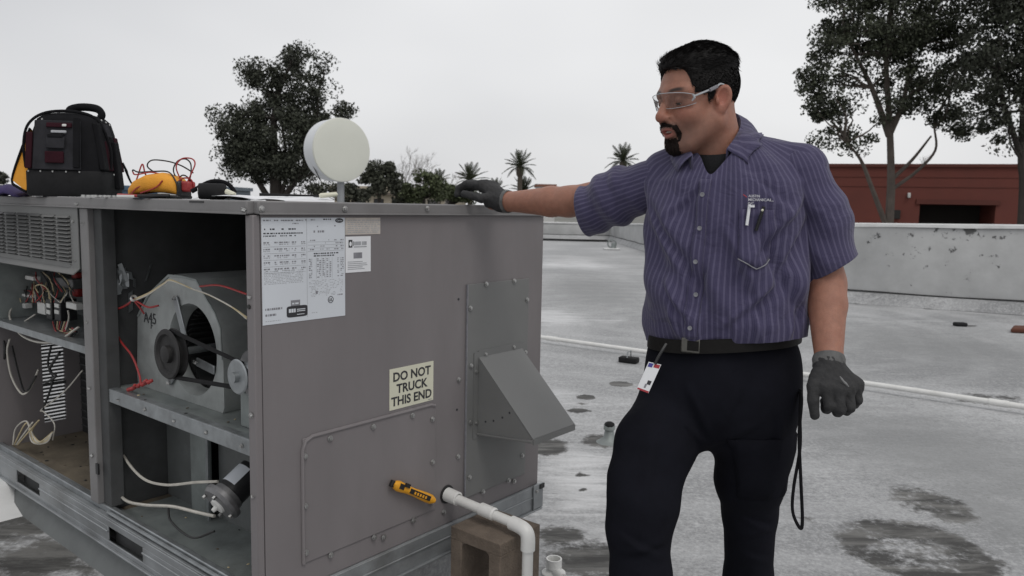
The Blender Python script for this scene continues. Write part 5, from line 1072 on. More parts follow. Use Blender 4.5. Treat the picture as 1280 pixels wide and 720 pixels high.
# ---- head
HY = math.radians(63); HP = math.radians(9); HS = .99
Fh = np.array([-math.sin(HY)*math.cos(HP), -math.cos(HY)*math.cos(HP), -math.sin(HP)]); Lh = np.array([math.cos(HY), -math.sin(HY), 0]); Uh = np.cross(Lh, Fh)*-1
Uh = np.cross(Lh, Fh); Uh = Uh if Uh[2] > 0 else -Uh
HC = np.array([.452, 1.950, 1.645]); Rh = np.stack([Lh, Fh, Uh])      # world -> head rows
def hl(P): x, y, z = [(P[i]-F32(HC[i]))/F32(HS) for i in range(3)]; return [x*F32(Rh[k][0])+y*F32(Rh[k][1])+z*F32(Rh[k][2]) for k in range(3)]
def hw_(p): return HC + HS*(Lh*p[0]+Fh*p[1]+Uh*p[2])
def head_core(q):
    X, Y, Z = q; A = np.abs(X); Q = [A, Y, Z]
    d = el(q, (0,-.018,.042), (.0765,.098,.086))
    d = smin(d, el(q, (0,.040,.012), (.063,.056,.080)), .03)
    d = smin(d, el(q, (0,.045,-.045), (.056,.048,.062)), .03)
    d = smin(d, rc(Q, (.057,.002,-.050), (.031,.062,-.098), .024, .021), .03)          # jaw
    d = smin(d, el(q, (0,.078,-.104), (.027,.020,.019)), .02)                           # chin
    d = smin(d, el(Q, (.040,.062,-.028), (.024,.025,.024)), .022)                       # cheek
    d = smin(d, rc(Q, (.0,.090,.030), (.046,.074,.027), .0115, .012), .014)             # brow ridge
    d = smax(d, -el(Q, (.033,.103,.006), (.022,.017,.0135)), .012)                      # socket
    d = smin(d, rc(Q, (.0,.092,.020), (.0,.116,-.024), .0085, .0125), .012)             # nose bridge
    d = smin(d, el(q, (0,.1165,-.029), (.0135,.013,.0115)), .008)
    d = smin(d, el(Q, (.0135,.104,-.033), (.0085,.012,.0095)), .006)
    d = smax(d, -el(Q, (.0075,.113,-.0415), (.0042,.006,.005)), .004)
    d = smin(d, el(q, (0,.090,-.056), (.030,.019,.021)), .014)                          # muzzle
    d = smin(d, rc(Q, (.0,.1075,-.0565), (.023,.094,-.0625), .0062, .0035), .006)       # upper lip
    d = smin(d, rc(Q, (.0,.1030,-.0765), (.021,.092,-.0690), .0068, .0035), .006)       # lower lip
    d = smax(d, -el(q, (0,.1075,-.0665), (.0185,.014,.0050)), .003)                     # parted lips
    d = smax(d, -el(q, (0,.103,-.0885), (.018,.007,.005)), .006)
    d = smax(d, -rc(Q, (.019,.1065,-.034), (.036,.0905,-.064), .0022, .0020), .006)       # crease from nose to mouth
    d = smax(d, -rc(Q, (.018,.097,-.010), (.042,.086,-.012), .0016, .0012), .005)
    # eyelids round the eyeball
    lid = np.sqrt((A-.0325)**2+(Y-.0775)**2+(Z-.006)**2)-.0150
    lid = smax(lid, -(np.sqrt(((A-.0325)/1.2)**2+((Z+.0015)/.22)**2)-.0105)*.6, .002)
    d = smin(d, lid, .004)
    return d
def head_sdf(P):
    q = hl(P); A = np.abs(q[0]); Q = [A, q[1], q[2]]
    d = head_core(q)
    ca, sa = math.cos(.28), math.sin(.28); R = [[math.cos(.35), math.sin(.35), 0],[0,ca,sa],[0,-sa,ca]]
    ear = el(Q, (.0795,-.012,.000), (.0085,.0205,.033), R); ear = smax(ear, -el(Q, (.0890,-.008,.004), (.0110,.0135,.0230), R), .0025)
    ear = smin(ear, el(Q, (.0775,-.004,-.026), (.007,.010,.011)), .008); ear = smin(ear, el(Q, (.080,.0065,-.005), (.005,.005,.010)), .004)
    d = smin(d, ear, .006)*F32(HS)
    nk = rc(P, hw_((0,-.030,-.050)), (.518,1.985,1.47), .068, .076); nk = smin(nk, rc(P, hw_((0,.040,-.096)), hw_((0,-.015,-.115)), .026, .034), .03)
    return smin(d, nk, .028)
hm = mesh_sdf(head_sdf, (.30,1.78,1.44), (.66,2.14,1.82), .0023, 'body')
Vh = vco(hm); q = hl(Vh.T); X, Y, Z = q; A = np.abs(X)
g2 = lambda *t: np.exp(-sum(t))
hl_red = g2(((A-.045)/.02)**2, ((Y-.075)/.03)**2, ((Z+.025)/.02)**2)*.6 + g2((X/.018)**2, ((Y-.118)/.02)**2, ((Z+.028)/.015)**2)*.7 + g2(((A-.08)/.012)**2, ((Y+.01)/.025)**2, (Z/.035)**2)*.9
lip = g2(((A)/.024)**4, ((Y-.104)/.014)**2, ((Z+.0665)/.0125)**4)
stub = g2((A/.075)**6, ((Y-.05)/.07)**4, ((Z+.085)/.05)**4)*.8*(1-lip)
go = np.maximum(g2((A/.033)**2, ((Z+.104)/.036)**4), g2((A/.033)**4, ((Z+.0505)/.009)**2))*(Y > .05); stub = np.clip(np.maximum(stub, go*1.4*(1-lip)), 0, 1.4)
brow = g2(((A-.033)/.021)**4, ((Y-.088)/.03)**4, ((Z-.0295-.004*np.sin((A-.01)*60))/.0048)**4)
# body under the clothes
def body_sdf(P):
    l, f, z = tl(P); Q = [np.abs(l), f, z]
    d = el([l, f, z], (0,.0,1.18), (.155,.105,.18)); d = smin(d, el([l, f, z], (0,-.01,1.33), (.165,.10,.12)), .06)
    d = smin(d, rc(Q, (.04,-.03,1.455), (.15,-.01,1.435), .035, .035), .03); d = smin(d, rc(P, (.535,1.99,1.38), (.522,1.985,1.50), .066, .066), .03)
    for a, b, c in ((SHR, ELR, WRR), (SHL, ELL, WRL)):
        ar = rc(P, a-np.array([0,0,.03]), b, .046, .0425); m1 = b+(c-b)*.28; fa = chain(P, [b, m1, c], [.0425, .0445, .030], .012); fa = smin(fa, rc(P, c, c+(c-b)*.25, .031, .027), .01); d = smin(d, smin(ar, fa, .02), .03)
    d = smin(d, el([l, f, z], (0,-.01,.96), (.165,.12,.13)), .06)
    for hp, kn, an in LEGS: d = smin(d, smin(rc(P, hp, kn, .05, .03), rc(P, kn, an, .03, .025), .02), .03)
    return d
LEGS = [(tb(-.085,0,.90), at(806,655,1.77), None), (tb(.085,.0,.90), at(932,655,1.99), None)]
kn0, kn1 = LEGS[0][1], LEGS[1][1]
LEGS[0] = (LEGS[0][0], np.array([kn0[0], kn0[1], .52]), np.array([.335, 1.78, .09])); LEGS[1] = (LEGS[1][0], np.array([kn1[0], kn1[1], .50]), np.array([.632, 2.03, .09]))
bm_ = mesh_sdf(body_sdf, (-.15,1.55,.03), (.92,2.60,1.56), .009, 'b', 5)
# join head and body into one mesh
V2 = vco(bm_); nv = len(Vh); F_ = [tuple(p.vertices) for p in hm.polygons] + [tuple(i+nv for i in p.vertices) for p in bm_.polygons]
bod = bpy.data.meshes.new('body'); bod.from_pydata(np.concatenate([Vh, V2]).tolist(), [], F_); bod.update(); bod.shade_smooth()
z0_ = np.zeros(len(V2))
for nm, a in (('red', hl_red), ('lip', lip), ('stubble', stub), ('brow', brow)): fattr(bod, nm, np.concatenate([a, z0_]))
put(bod, 'body', 'skin')
# eyes
for s in (-1, 1):
    c = hw_((s*.0325,.0775,.0050))-MO; ey = MB().ball(c, .0128*HS, 20, 14).build('eye', 'eye_white', man); gd = unitv(Fh*.9-Uh*.42+Lh*.08); MB().lathe(c+gd*.0118*HS, gd, [(0,.0062),(.0018,.005),(.0023,0)], 16).build('iris', 'iris', ey)
tm = MB(); 
for i in range(6): tm.ball(hw_(((i-2.5)*.006,.096-.0006*(i-2.5)**2,-.0635))-MO, (.003,.003,.0045), 6, 5)
tm.build('teeth', 'teeth', man)
# hair: short sides, longer swept-back top
def hairline(Y, X):   # lowest Z that carries hair for a given front-back position
    xs = [-.20,-.085,-.050,-.042,-.026,.004,.010,.022,.028,.058,.0625,.065,.070,.080,.12]; zs = [-.085,-.080,-.065,-.02,.030,.034,.000,-.004,.016,.021,.030,.074,.083,.087,.090]
    return np.interp(Y, xs, zs).astype(F32)
def hair_sdf(P):
    q = hl(P); X, Y, Z = q; A = np.abs(X)
    d = el(q, (0,-.018,.042), (.0765,.098,.086)); d = smin(d, el(q, (0,.040,.012), (.063,.056,.080)), .03)
    top = np.clip((Z-.06)/.05, 0, 1); th = .0045+.0135*top*top*(3-2*top); th = th + .006*np.clip((Y-.03)/.05, 0, 1)*top
    ridge = .0007*np.sin(X*260+np.sin(Y*40)*1.2)*top
    d = d-th-ridge
    ed = (hairline(Y, X)-Z)*.75 + .0012*np.sin(Y*410+X*300)+.001*np.sin(Z*700+Y*130)
    return smax(d, ed, .006)*F32(HS)
ha = mesh_sdf(hair_sdf, (.32,1.82,1.50), (.64,2.12,1.84), .0022, 'hair'); put(ha, 'hair', 'hair')
def blades(me, n, fdir, ln, wd, rng, lift=.03):
    P = vco(me); nrm = np.empty(len(P)*3); me.vertices.foreach_get('normal', nrm); nrm = nrm.reshape(-1, 3); idx = rng.choice(len(P), n); V = []; F = []
    for i in idx:
        p = P[i]; d, l = fdir(p+MO, nrm[i]); 
        if l <= 0: continue
        d = d + rng.normal(size=3)*.10; d -= nrm[i]*(d@nrm[i])*.97; d = unitv(d+nrm[i]*lift); s = unitv(np.cross(d, nrm[i])+1e-6); L_ = l*ln*rng.uniform(.6, 1.3); b = len(V)
        V += [p-s*wd-nrm[i]*.001, p+s*wd-nrm[i]*.001, p+d*L_*.55+nrm[i]*.0012+s*wd*.6, p+d*L_+nrm[i]*.0006]; F += [(b, b+1, b+2, b+3)]
    m_ = bpy.data.meshes.new('strands'); m_.from_pydata([tuple(v) for v in V], [], F); m_.update(); return m_
def hair_flow(p, n):
    q = [float(v) for v in hl([np.array([p[i]], F32) for i in range(3)])]; Z = q[2]
    if Z > .075: return (-Fh*.9+Uh*(.35 if q[1] > .05 else -.1)+Lh*.12*np.sign(q[0])), 1.0
    return (-Fh*.55-Uh*.8), .38
rngh = np.random.default_rng(11)
o_h = [o for o in man.children if o.name.startswith('hair')][0]
tag(link('hair_strands', blades(o_h.data, 12000, hair_flow, .026, .0005, rngh, .012), 'hair_strand', o_h), kind='stuff')
def beard_sdf(P):
    q = hl(P); X, Y, Z = q; A = np.abs(X); d = head_core(q)-.0010-.0003*np.sin(X*500+Z*300)-.0003*np.sin(Z*620+Y*350)
    chin = np.sqrt((A/.0285)**2+((Z+.103)/.034)**2)-1; mou = np.sqrt((A/.031)**2+((Z+.0500-.004*np.cos(A*60)+A*.16)/.0060)**2)-1
    side = np.sqrt(((A-.0270)/.0060)**2+((Z+.070)/.024)**2)-1
    reg = np.minimum(np.minimum(chin, mou), side)*.012; hole = (np.sqrt((A/.0245)**2+((Z+.0675)/.0150)**2)-1)*.012
    d = smax(d, reg, .004); d = smax(d, -hole, .003); return smax(d, (.055-Y)*.7, .004)*F32(HS)
be = mesh_sdf(beard_sdf, (.33,1.78,1.47), (.58,2.08,1.66), .0020, 'goatee'); o_b = put(be, 'goatee', 'beard')
tag(link('beard_hairs', blades(be, 3800, lambda p, n: (-Uh*.9+Fh*.25, 1.0), .0045, .0004, rngh, .10), 'beard', o_b), kind='stuff')
# safety glasses
n_ = 26; rows = 7
def gpt(th, v): # wrap-around front: th -1..1 , v -1..1
    a = th*1.12; R = .082; h = .019*(1-.45*abs(th)**3)*(1-.35*math.exp(-(th/.10)**2)*(v < 0)); return hw_((R*math.sin(a)*.98, .036+R*math.cos(a)*.92+.004*v, .010+v*h-.004*abs(th)))-MO
lm_ = MB()
for i in range(n_+1):
    for j in range(rows): lm_.V.append(tuple(gpt(-1+2*i/n_, -1+2*j/(rows-1))))
for i in range(n_):
    for j in range(rows-1): lm_.F.append((i*rows+j, (i+1)*rows+j, (i+1)*rows+j+1, i*rows+j+1))
sgl = MB(); sgl.tube([gpt(-1+2*i/n_, 1) for i in range(n_+1)], .0009, 6); sg_o = sgl.build('safety_glasses', 'clear_plastic', man); lm_.build('lens', 'lens', sg_o)
MB().tube([gpt(-1+2*i/n_, -1) for i in range(n_+1)], .0007, 5).build('lower_edge', 'clear_plastic', sg_o)
for s in (-1, 1):
    a = gpt(s, .55)+MO; b = hw_((s*.0815,.015,.026)); c = hw_((s*.0805,-.008,.034)); d_ = hw_((s*.079,-.030,.024)); v0 = gpt(s,.1)
    MB().tube([p-MO for p in curve([a, b, c, d_], 6)], [.0024]*19, 6).build('temple', 'clear_plastic', sg_o)
    MB().tube([gpt(s, 1), gpt(s, .2), gpt(s*.9, -.4)], [.0028,.0032,.0016], 6).build('hinge_corner', 'clear_plastic', sg_o)
    MB().tube([hw_((s*.0825,.030,.0215))-MO, hw_((s*.0822,.006,.0285))-MO], .0044, 6).build('temple_sleeve', 'ink_grey', sg_o)
# ---- shirt torso
zs_ = [.98,1.04,1.075,1.11,1.16,1.24,1.33,1.40,1.45,1.49,1.52,1.55,1.57,1.60]
a_s = [.182,.188,.202,.209,.209,.208,.209,.209,.203,.170,.118,.07,.03,.004]; bf_ = [.128,.134,.148,.156,.156,.150,.144,.136,.125,.105,.085,.06,.03,.004]; bb_ = [.115,.118,.126,.134,.134,.133,.138,.140,.130,.110,.092,.06,.03,.004]
CREASE = [(.20,1.40,.05,1.22,.013,.0045),(.22,1.36,.09,1.14,.012,.004),(-.19,1.38,-.08,1.24,.012,.0045),(-.17,1.34,-.03,1.16,.014,.004),(.02,1.33,.10,1.17,.013,-.004),(.16,1.22,.03,1.10,.011,.004),(-.13,1.20,-.05,1.09,.010,-.004),(.10,1.15,.12,1.07,.009,.0035),(.04,1.14,.055,1.07,.009,-.0035),(-.02,1.14,-.03,1.07,.009,.0035),(-.10,1.14,-.09,1.07,.009,.0035),(.19,1.16,.18,1.08,.009,.0035),(.10,1.46,.17,1.38,.012,.003),(-.05,1.44,-.13,1.36,.012,.0035)]
def folds(l, f, z, P):
    ang = np.arctan2(l, f); w = .0
    w = w + .0045*np.sin(ang*5.0+z*9+1.2*np.sin(z*13+ang*2))*np.exp(-((z-1.10)/.12)**2)
    w = w + .0040*np.sin((z*38+ang*5.5)+1.3*np.sin(ang*3))*np.exp(-((z-1.22)/.16)**2)*.9
    w = w + .0050*np.sin(z*30-ang*9+.8*np.sin(z*11))*np.exp(-((ang-1.2)/.7)**2)*np.exp(-((z-1.30)/.14)**2)
    w = w + .0055*np.sin(z*34+ang*8)*np.exp(-((ang+1.15)/.6)**2)*np.exp(-((z-1.36)/.12)**2)
    w = w + .0022*np.sin(ang*11+z*21+2*np.sin(z*7))
    u = ang*.17
    for (u0, z0, u1, z1, wd, am) in CREASE:
        du, dz = u1-u0, z1-z0; LL = du*du+dz*dz; t = np.clip(((u-u0)*du+(z-z0)*dz)/LL, -.15, 1.15); sgn = ((u-u0)*dz-(z-z0)*du)/math.sqrt(LL); en = np.clip((t+.15)/.35, 0, 1)*np.clip((1.15-t)/.35, 0, 1); dd = np.sqrt((u-u0-t*du)**2+(z-z0-t*dz)**2)*np.sign(sgn)
        w = w + am*(dd/wd)*np.exp(-(dd/wd)**2)*2.2*en
    w = w - .010*np.exp(-(((ang-.75)-(z-1.28)*-2.6)/.10)**2)*np.exp(-((z-1.24)/.13)**2)
    w = w - .008*np.exp(-(((ang+.25)-(z-1.20)*1.9)/.09)**2)*np.exp(-((z-1.20)/.10)**2)
    return w
def torso_sdf(P):
    l, f, z = tl(P); f = f-F32(.004); l = l-F32(.007)*np.clip((F32(1.36)-z)/F32(.12), 0, 1)
    a = np.interp(z, zs_, a_s).astype(F32); b = np.where(f > 0, np.interp(z, zs_, bf_), np.interp(z, zs_, bb_)).astype(F32)
    k = (np.abs(l/a)**2.35+np.abs(f/b)**2.35)**(1/2.35); d = (k-1)*np.minimum(a, b)*.9
    Q = [np.abs(l), f, z]
    d = smin(d, rc([l, f, z], (.035,-.028,1.506), (.165,-.012,1.480), .060, .066), .035); d = smin(d, rc([l, f, z], (-.055,-.025,1.520), (-.165,-.012,1.466), .058, .066), .035)
    d = smin(d, rc([l, f, z], (-.035,-.03,1.45), (-.045,-.02,1.53), .085, .070), .03)
    return d - F32(1.35)*folds(l, f, z, P).astype(F32)
TS = mesh_sdf(torso_sdf, (.28,1.70,.99), (.82,2.20,1.60), .0058, 'shirt', 5)
cut(TS, tb(0,0,1.057), unitv(np.array([TL[0]*.12, TL[1]*.12, -1.0])))
cut(TS, (0,0,1.605), (0,0,1))
Vt = vco(TS); l_, f_l, z_l = tl([Vt[:,0].astype(F32), Vt[:,1].astype(F32), Vt[:,2].astype(F32)]); fattr(TS, 'stripe', np.arctan2(l_, f_l*1.15)*.168+10+.002*np.sin(z_l*17))
# hollow V at the front of the collar
b_ = bmesh.new(); b_.from_mesh(TS); dele = []
for fc in b_.faces:
    c = fc.calc_center_median(); lx, fx = (c.x-TC[0])*TL[0]+(c.y-TC[1])*TL[1], (c.x-TC[0])*TF[0]+(c.y-TC[1])*TF[1]
    if (fx > .03 and c.z > 1.456+abs(lx+.022)*1.5) or (c.z > 1.46 and ((lx+.045)/.084)**2+((fx+.003)/.084)**2 < 1): dele.append(fc)
bmesh.ops.delete(b_, geom=dele, context='FACES')
for _ in range(14):
    bv = [v for v in b_.verts if v.is_boundary and v.co.z > 1.40]; nc = {}
    for v in bv:
        nb = [e.other_vert(v) for e in v.link_edges if e.is_boundary]
        if len(nb) == 2: nc[v] = (v.co*.4 + (nb[0].co+nb[1].co)*.3)
    for v, c in nc.items(): v.co = c
b_.to_mesh(TS); b_.free()
shirt = put(TS, 'shirt', 'shirt'); 
def torso_surf(ang, z, off=.0):   # point on shirt at angle (0 front, + his left)
    r = np.linspace(.04, .34, 301).astype(F32); l = r*F32(math.sin(ang)); f = r*F32(math.cos(ang)); P = [F32(TC[0])+l*F32(TL[0])+f*F32(TF[0]), F32(TC[1])+l*F32(TL[1])+f*F32(TF[1]), np.full_like(r, z)]
    d = torso_sdf(P); i = int(np.argmax(d > 0)); rr = r[i]+off; return tb(rr*math.sin(ang), rr*math.cos(ang), z)
def strip(us, zs, fn, off, name, m, parent, thick=.0025):   # sheet over the shirt: fn(u,v)->(ang,z)
    V = []; F = []; U = []; nu, nv_ = len(us), len(zs)
    for v in zs:
        for u in us: a, z = fn(u, v); V.append(torso_surf(a, z, off)-MO); U.append(a*.168+10)
    for j in range(nv_-1):
        for i in range(nu-1): F.append((j*nu+i, j*nu+i+1, (j+1)*nu+i+1, (j+1)*nu+i))
    me = mesh_from(name, V, F, True, 80); fattr(me, 'stripe', U); o = link(name, me, m, parent); md = o.modifiers.new('t', 'SOLIDIFY'); md.thickness = thick; md.offset = -1; return o
strip(np.linspace(-1,1,5), np.linspace(1.068,1.452,40), lambda u, z: (-.25-(1.26-z)*.12+u*.095, z), .0035, 'placket', 'shirt', shirt)
for z in (1.415,1.335,1.255,1.175,1.095): p = torso_surf(-.25-(1.26-z)*.12, z, .005)-MO; MB().lathe(p, (TF[0],TF[1],0), [(0,.0055),(.002,.0055),(.002,.004),(.001,.002),(.001,0)], 14).build('button', 'ink_grey', shirt)
# pocket on his left breast with a dropped flap edge
PA, PZ = .57, 1.382
pk = strip(np.linspace(-1,1,9), np.linspace(0,1,9), lambda u, v: (PA+u*.22, PZ-.115*(1-v)+.0-(.022*(1-v)*(1-abs(u)))), .004, 'pocket', 'shirt', shirt)
MB().tube([torso_surf(PA+u*.22, PZ-.115-.022*(1-abs(u)), .006)-MO for u in np.linspace(-1,1,13)], .0013, 5).build('pocket_stitching', 'ink_grey', shirt)
for i, (tx, dz_) in enumerate((('AUSTIN',0),('MECHANICAL,',-.0105),('INC.',-.021))):
    me = text_mesh(tx, .0085, .0001); V = vco(me); mn = V[:,0].min(); V[:,0] -= mn
    W_ = np.array([torso_surf(.47+v[0]*5.6, 1.410+dz_*.8+v[1], .0055+v[2])-MO for v in V]); setco(me, W_); link('embroidery', me, 'thread_white', shirt)
W_ = [torso_surf(.40+i*.012, 1.416-.0015*i, .0055)-MO for i in range(5)]; MB().tube(W_, .0012, 5).build('embroidery_line', 'badge_red', shirt)
# pens in the pocket
pa_, pb_ = torso_surf(.485, 1.393, .009), torso_surf(.455, 1.345, .010); pn = thing('pen', 'white pen clipped in the shirt breast pocket', 'pen', pb_); MB().tube([np.zeros(3), pa_-pb_], .0036, 8).build('barrel', 'paper', pn); MB().obox((pa_-pb_)*.92+np.array([TF[0]*.004+.006, TF[1]*.004, 0]), [(1,0,0),(0,1,0),(0,0,1)], (.006,.003,.0025)).build('clip', 'paper', pn)
pa_, pb_ = torso_surf(.67, 1.389, .010), torso_surf(.60, 1.333, .010); pn = thing('pen', 'dark pen leaning in the pocket right of the white pen', 'pen', pb_); MB().tube([np.zeros(3), pa_-pb_], .004, 8).build('barrel', 'black_plastic', pn); MB().ball((pa_-pb_)*.85+np.array([TF[0]*.004,TF[1]*.004,0]), .0032, 8, 6).build('clip', 'label_cream', pn)
# collar
def outside(p, m):
    for _ in range(12):
        E3 = np.eye(3)*.004; S_ = np.array([p]+[p+e for e in E3]).T.astype(F32); d = torso_sdf([S_[0], S_[1], S_[2]])
        if d[0] >= m: break
        g = (d[1:]-d[0]).astype(float); g /= np.linalg.norm(g)+1e-9; p = p + g*(m-float(d[0]))*1.05
    return p
bkd = np.array([-TF[0], -TF[1], 0])
Pb = np.array([.500,1.968,1.632])+bkd*.078; Qb = Pb+bkd*.026+np.array([0,0,-.036])
PT = [at(866,194,1.880), at(858,180,1.935), at(860,164,2.005), at(874,148,2.055), Pb, at(921,143,2.010), at(926,156,1.955), at(919,172,1.900), at(908,187,1.862)]
QT = [at(846,214,1.895), at(838,197,1.950), at(843,181,2.030), at(862,163,2.085), Qb, at(938,157,2.040), at(949,170,1.965), at(945,189,1.895), at(934,209,1.845)]
Pc2, Qc2 = curve(PT, 6), curve(QT, 6); V = []; F = []; U = []; ns_ = len(Pc2)
for i in range(ns_):
    p, q_ = Pc2[i], Qc2[i]; c_ax = np.array([.506, 1.975, p[2]]); o_ = unitv((p-c_ax)*np.array([1,1,0])); t_ = i/(ns_-1)
    md_ = (p+q_)/2+o_*.006+np.array([0,0,.012])
    row = [p-o_*.003+np.array([0,0,-.034]), p-o_*.002+np.array([0,0,-.004]), p+np.array([0,0,.002])] + [outside((1-t)**2*p+2*t*(1-t)*md_+t*t*q_, .0035) for t in (.25,.5,.75,1.0)]
    for k, v in enumerate(row): V.append(v-MO); U.append(10+(t_-.5)*.36)
for i in range(ns_-1):
    for k in range(6): F.append((i*7+k, (i+1)*7+k, (i+1)*7+k+1, i*7+k+1))
cm = mesh_from('collar', V, F, True, 80); fattr(cm, 'stripe', U); co_ = link('collar', cm, 'shirt', shirt); md = co_.modifiers.new('t', 'SOLIDIFY'); md.thickness = .0028
us_ = mesh_sdf(lambda P: smin(rc(P, tb(-.02,-.01,1.40), tb(-.045,-.003,1.54), .092, .081), el(tl(P), (0,.01,1.38), (.12,.09,.075)), .02), (.33,1.76,1.32), (.75,2.16,1.62), .006, 'undershirt', 5); cut(us_, tb(-.045,.08,1.512), unitv(np.array([TF[0]*.35,TF[1]*.35,1.]))); put(us_, 'undershirt', 'undershirt')
# ---- sleeves
def sleeve(name, sh, mid, hem, hemn, r0, r1, r2, drop, seed):
    ax_ = unitv(hem-sh)
    def fn(P):
        d = rc(P, sh, mid, r0, r1); d = smin(d, rc(P, mid, hem+ax_*.05, r1, r2), .03)
        if drop is not None: d = smin(d, rc(P, mid+drop*.5, hem+drop+ax_*.05, r1*.72, r2*.74), .05)
        x = (P[0]-sh[0])*ax_[0]+(P[1]-sh[1])*ax_[1]+(P[2]-sh[2])*ax_[2]; t = P[2]*26+P[0]*31-P[1]*17
        w = .0045*np.sin(x*42+t*.9+seed)+.0035*np.sin(x*25-t*1.3+seed*2)+.002*np.sin(t*2.3+seed); w = w*np.clip(x/.10, 0, 1)
        w = w-.006*np.exp(-((x-.10-.02*np.sin(t*.5))/.014)**2)*.8
        return d-w.astype(F32)
    lo = np.minimum(sh, hem)-.16; hi = np.maximum(sh, hem)+.16; me = mesh_sdf(fn, lo, hi, .0055, name, 5); cut(me, hem, hemn)
    V = vco(me); a1 = unitv(np.cross(ax_, (0,0,1)) if abs(ax_[2]) < .9 else np.cross(ax_, (0,1,0))); a2 = np.cross(ax_, a1); th = np.arctan2((V-sh)@a2, (V-sh)@a1); th0 = np.mod(th+PI*(.5 if seed == 1 else 1.0), 2*PI); fattr(me, 'stripe', th0*.072+10)
    o = put(me, 'sleeve', 'shirt', shirt); md = o.modifiers.new('t', 'SOLIDIFY'); md.thickness = .003; md.offset = -1; return o
hR = at(733, 261, 2.20); sleeve('sleeve', SHR+np.array([.025,-.02,-.022]), (SHR+hR)/2+np.array([0,0,-.004]), hR, unitv(hR-SHR+np.array([-.10,.02,.045])), .064, .068, .062, np.array([.015,-.01,-.026]), 1)
hL = at(1040, 334, 1.855); sleeve('sleeve', SHL+np.array([-.026,.01,-.006]), (SHL+hL)/2+np.array([-.006,0,.006]), hL, unitv(hL-SHL+np.array([.09,-.02,.0])), .064, .064, .070, None, 2)
# ---- belt
BZ = .021
bl2 = MB(); n_ = 64; V = []; F = []
for i in range(n_):
    a = 2*PI*i/n_; s_, c_ = math.sin(a), math.cos(a); bdp = .146 if c_ > 0 else .116; ra = 1/((abs(s_)/.187)**2.2+(abs(c_)/bdp)**2.2)**(1/2.2)
    for z_, e in ((1.018,.0),(1.018,.005),(1.052,.005),(1.052,0)): V.append(tb((ra+e)*s_, (ra+e)*c_, z_+BZ+.020*s_-.004*c_)-MO)
for i in range(n_):
    for k in range(4): j = (i+1) % n_; F.append((i*4+k, j*4+k, j*4+(k+1) % 4, i*4+(k+1) % 4))
belt = bl2.add(V, F).build('belt', 'leather', man, ang=40); bc = tb(-.045,.147,1.029+BZ)-MO
MB().obox(bc, [(TL[0],TL[1],0),(TF[0],TF[1],0),(0,0,1)], (.024,.004,.019)).build('buckle', 'buckle', belt, .004); MB().obox(bc+np.array([TF[0],TF[1],0])*.0035+np.array([TL[0],TL[1],0])*.006, [(TL[0],TL[1],0),(TF[0],TF[1],0),(0,0,1)], (.014,.0022,.012)).build('buckle_slot', 'leather', belt)
# ---- trousers
hR_, kR, aR = LEGS[0]; hL_, kL, aL = LEGS[1]
TCREASE = [(.49,.79,.40,.88,.012,.0045),(.50,.80,.60,.87,.012,-.0045),(.485,.82,.43,.94,.011,.004),(.505,.84,.55,.95,.011,-.004),(.27,.62,.37,.575,.010,.0045),(.27,.57,.375,.605,.011,-.004),(.28,.52,.37,.50,.011,.004),(.60,.60,.69,.56,.010,.0045),(.61,.53,.695,.565,.010,-.004),(.62,.49,.69,.47,.010,.003),(.36,.86,.33,.72,.016,.004),(.64,.90,.66,.76,.014,-.004),(.30,.45,.35,.30,.014,.003),(.64,.45,.63,.30,.013,-.003)]
def trouser_sdf(P):
    l, f, z = tl(P); d = el([l, f, z], (0,.0,.985), (.196,.140,.17)); d = smin(d, el([l, f, z], (0,.012,.90), (.192,.148,.14)), .05)
    R_ = chain(P, [hR_+np.array([-.022,-.01,-.04]), at(819,556,1.875), at(806,600,1.83), at(804,630,1.80), at(798,660,1.785), at(801,720,1.77), aR], [.108,.098,.087,.083,.074,.070,.076], .022)
    L_ = chain(P, [hL_+np.array([0,0,-.02]), at(941,556,1.93), at(937,600,1.95), at(937,640,1.975), at(935,720,2.0), aL+np.array([.0,0,0])], [.107,.097,.088,.070,.062,.070], .022)
    d = smin(d, smin(R_, L_, .004), .03)
    w = .0015*np.sin(l*40+z*7)
    for (x0, z0, x1, z1, wd, am) in TCREASE:
        du, dz = x1-x0, z1-z0; LL = du*du+dz*dz; t = np.clip(((P[0]-x0)*du+(z-z0)*dz)/LL, -.15, 1.15); sg = np.sign((P[0]-x0)*dz-(z-z0)*du); en = np.clip((t+.15)/.4, 0, 1)*np.clip((1.15-t)/.4, 0, 1); dd = np.sqrt((P[0]-x0-t*du)**2+(z-z0-t*dz)**2)*sg
        w = w + am*(dd/wd)*np.exp(-(dd/wd)**2)*2.2*en
    return d-w.astype(F32)
tr_ = mesh_sdf(trouser_sdf, (.17,1.60,.04), (.83,2.24,1.10), .0068, 'trousers', 5); cut(tr_, (0,0,1.062), (0,0,1)); cut(tr_, (0,0,.075), (0,0,-1)); tro = put(tr_, 'trousers', 'trousers')
# cargo pocket flap on his left thigh and side seam
def surf_from(fn, o, d, r0=0, r1=.5):
    r = np.linspace(r1, r0, 400).astype(F32); P = [F32(o[i])+r*F32(d[i]) for i in range(3)]; v = fn(P); i = int(np.argmax(v < 0)); return np.array([P[0][i], P[1][i], P[2][i]], float)
axL = at(948,560,1.94); V = []; F = []
for j in range(5):
    for i in range(6):
        d_ = unitv(np.array([.95-.42*i, -.25-.25*i, 0])); V.append(surf_from(trouser_sdf, axL+np.array([-.01,.01,.06-.042*j]), d_)+d_*.005-MO)
for j in range(4):
    for i in range(5): F.append((j*6+i, j*6+i+1, (j+1)*6+i+1, (j+1)*6+i))
o = MB().add(V, F).build('cargo_pocket', 'trousers', tro, ang=80); md = o.modifiers.new('t', 'SOLIDIFY'); md.thickness = .006
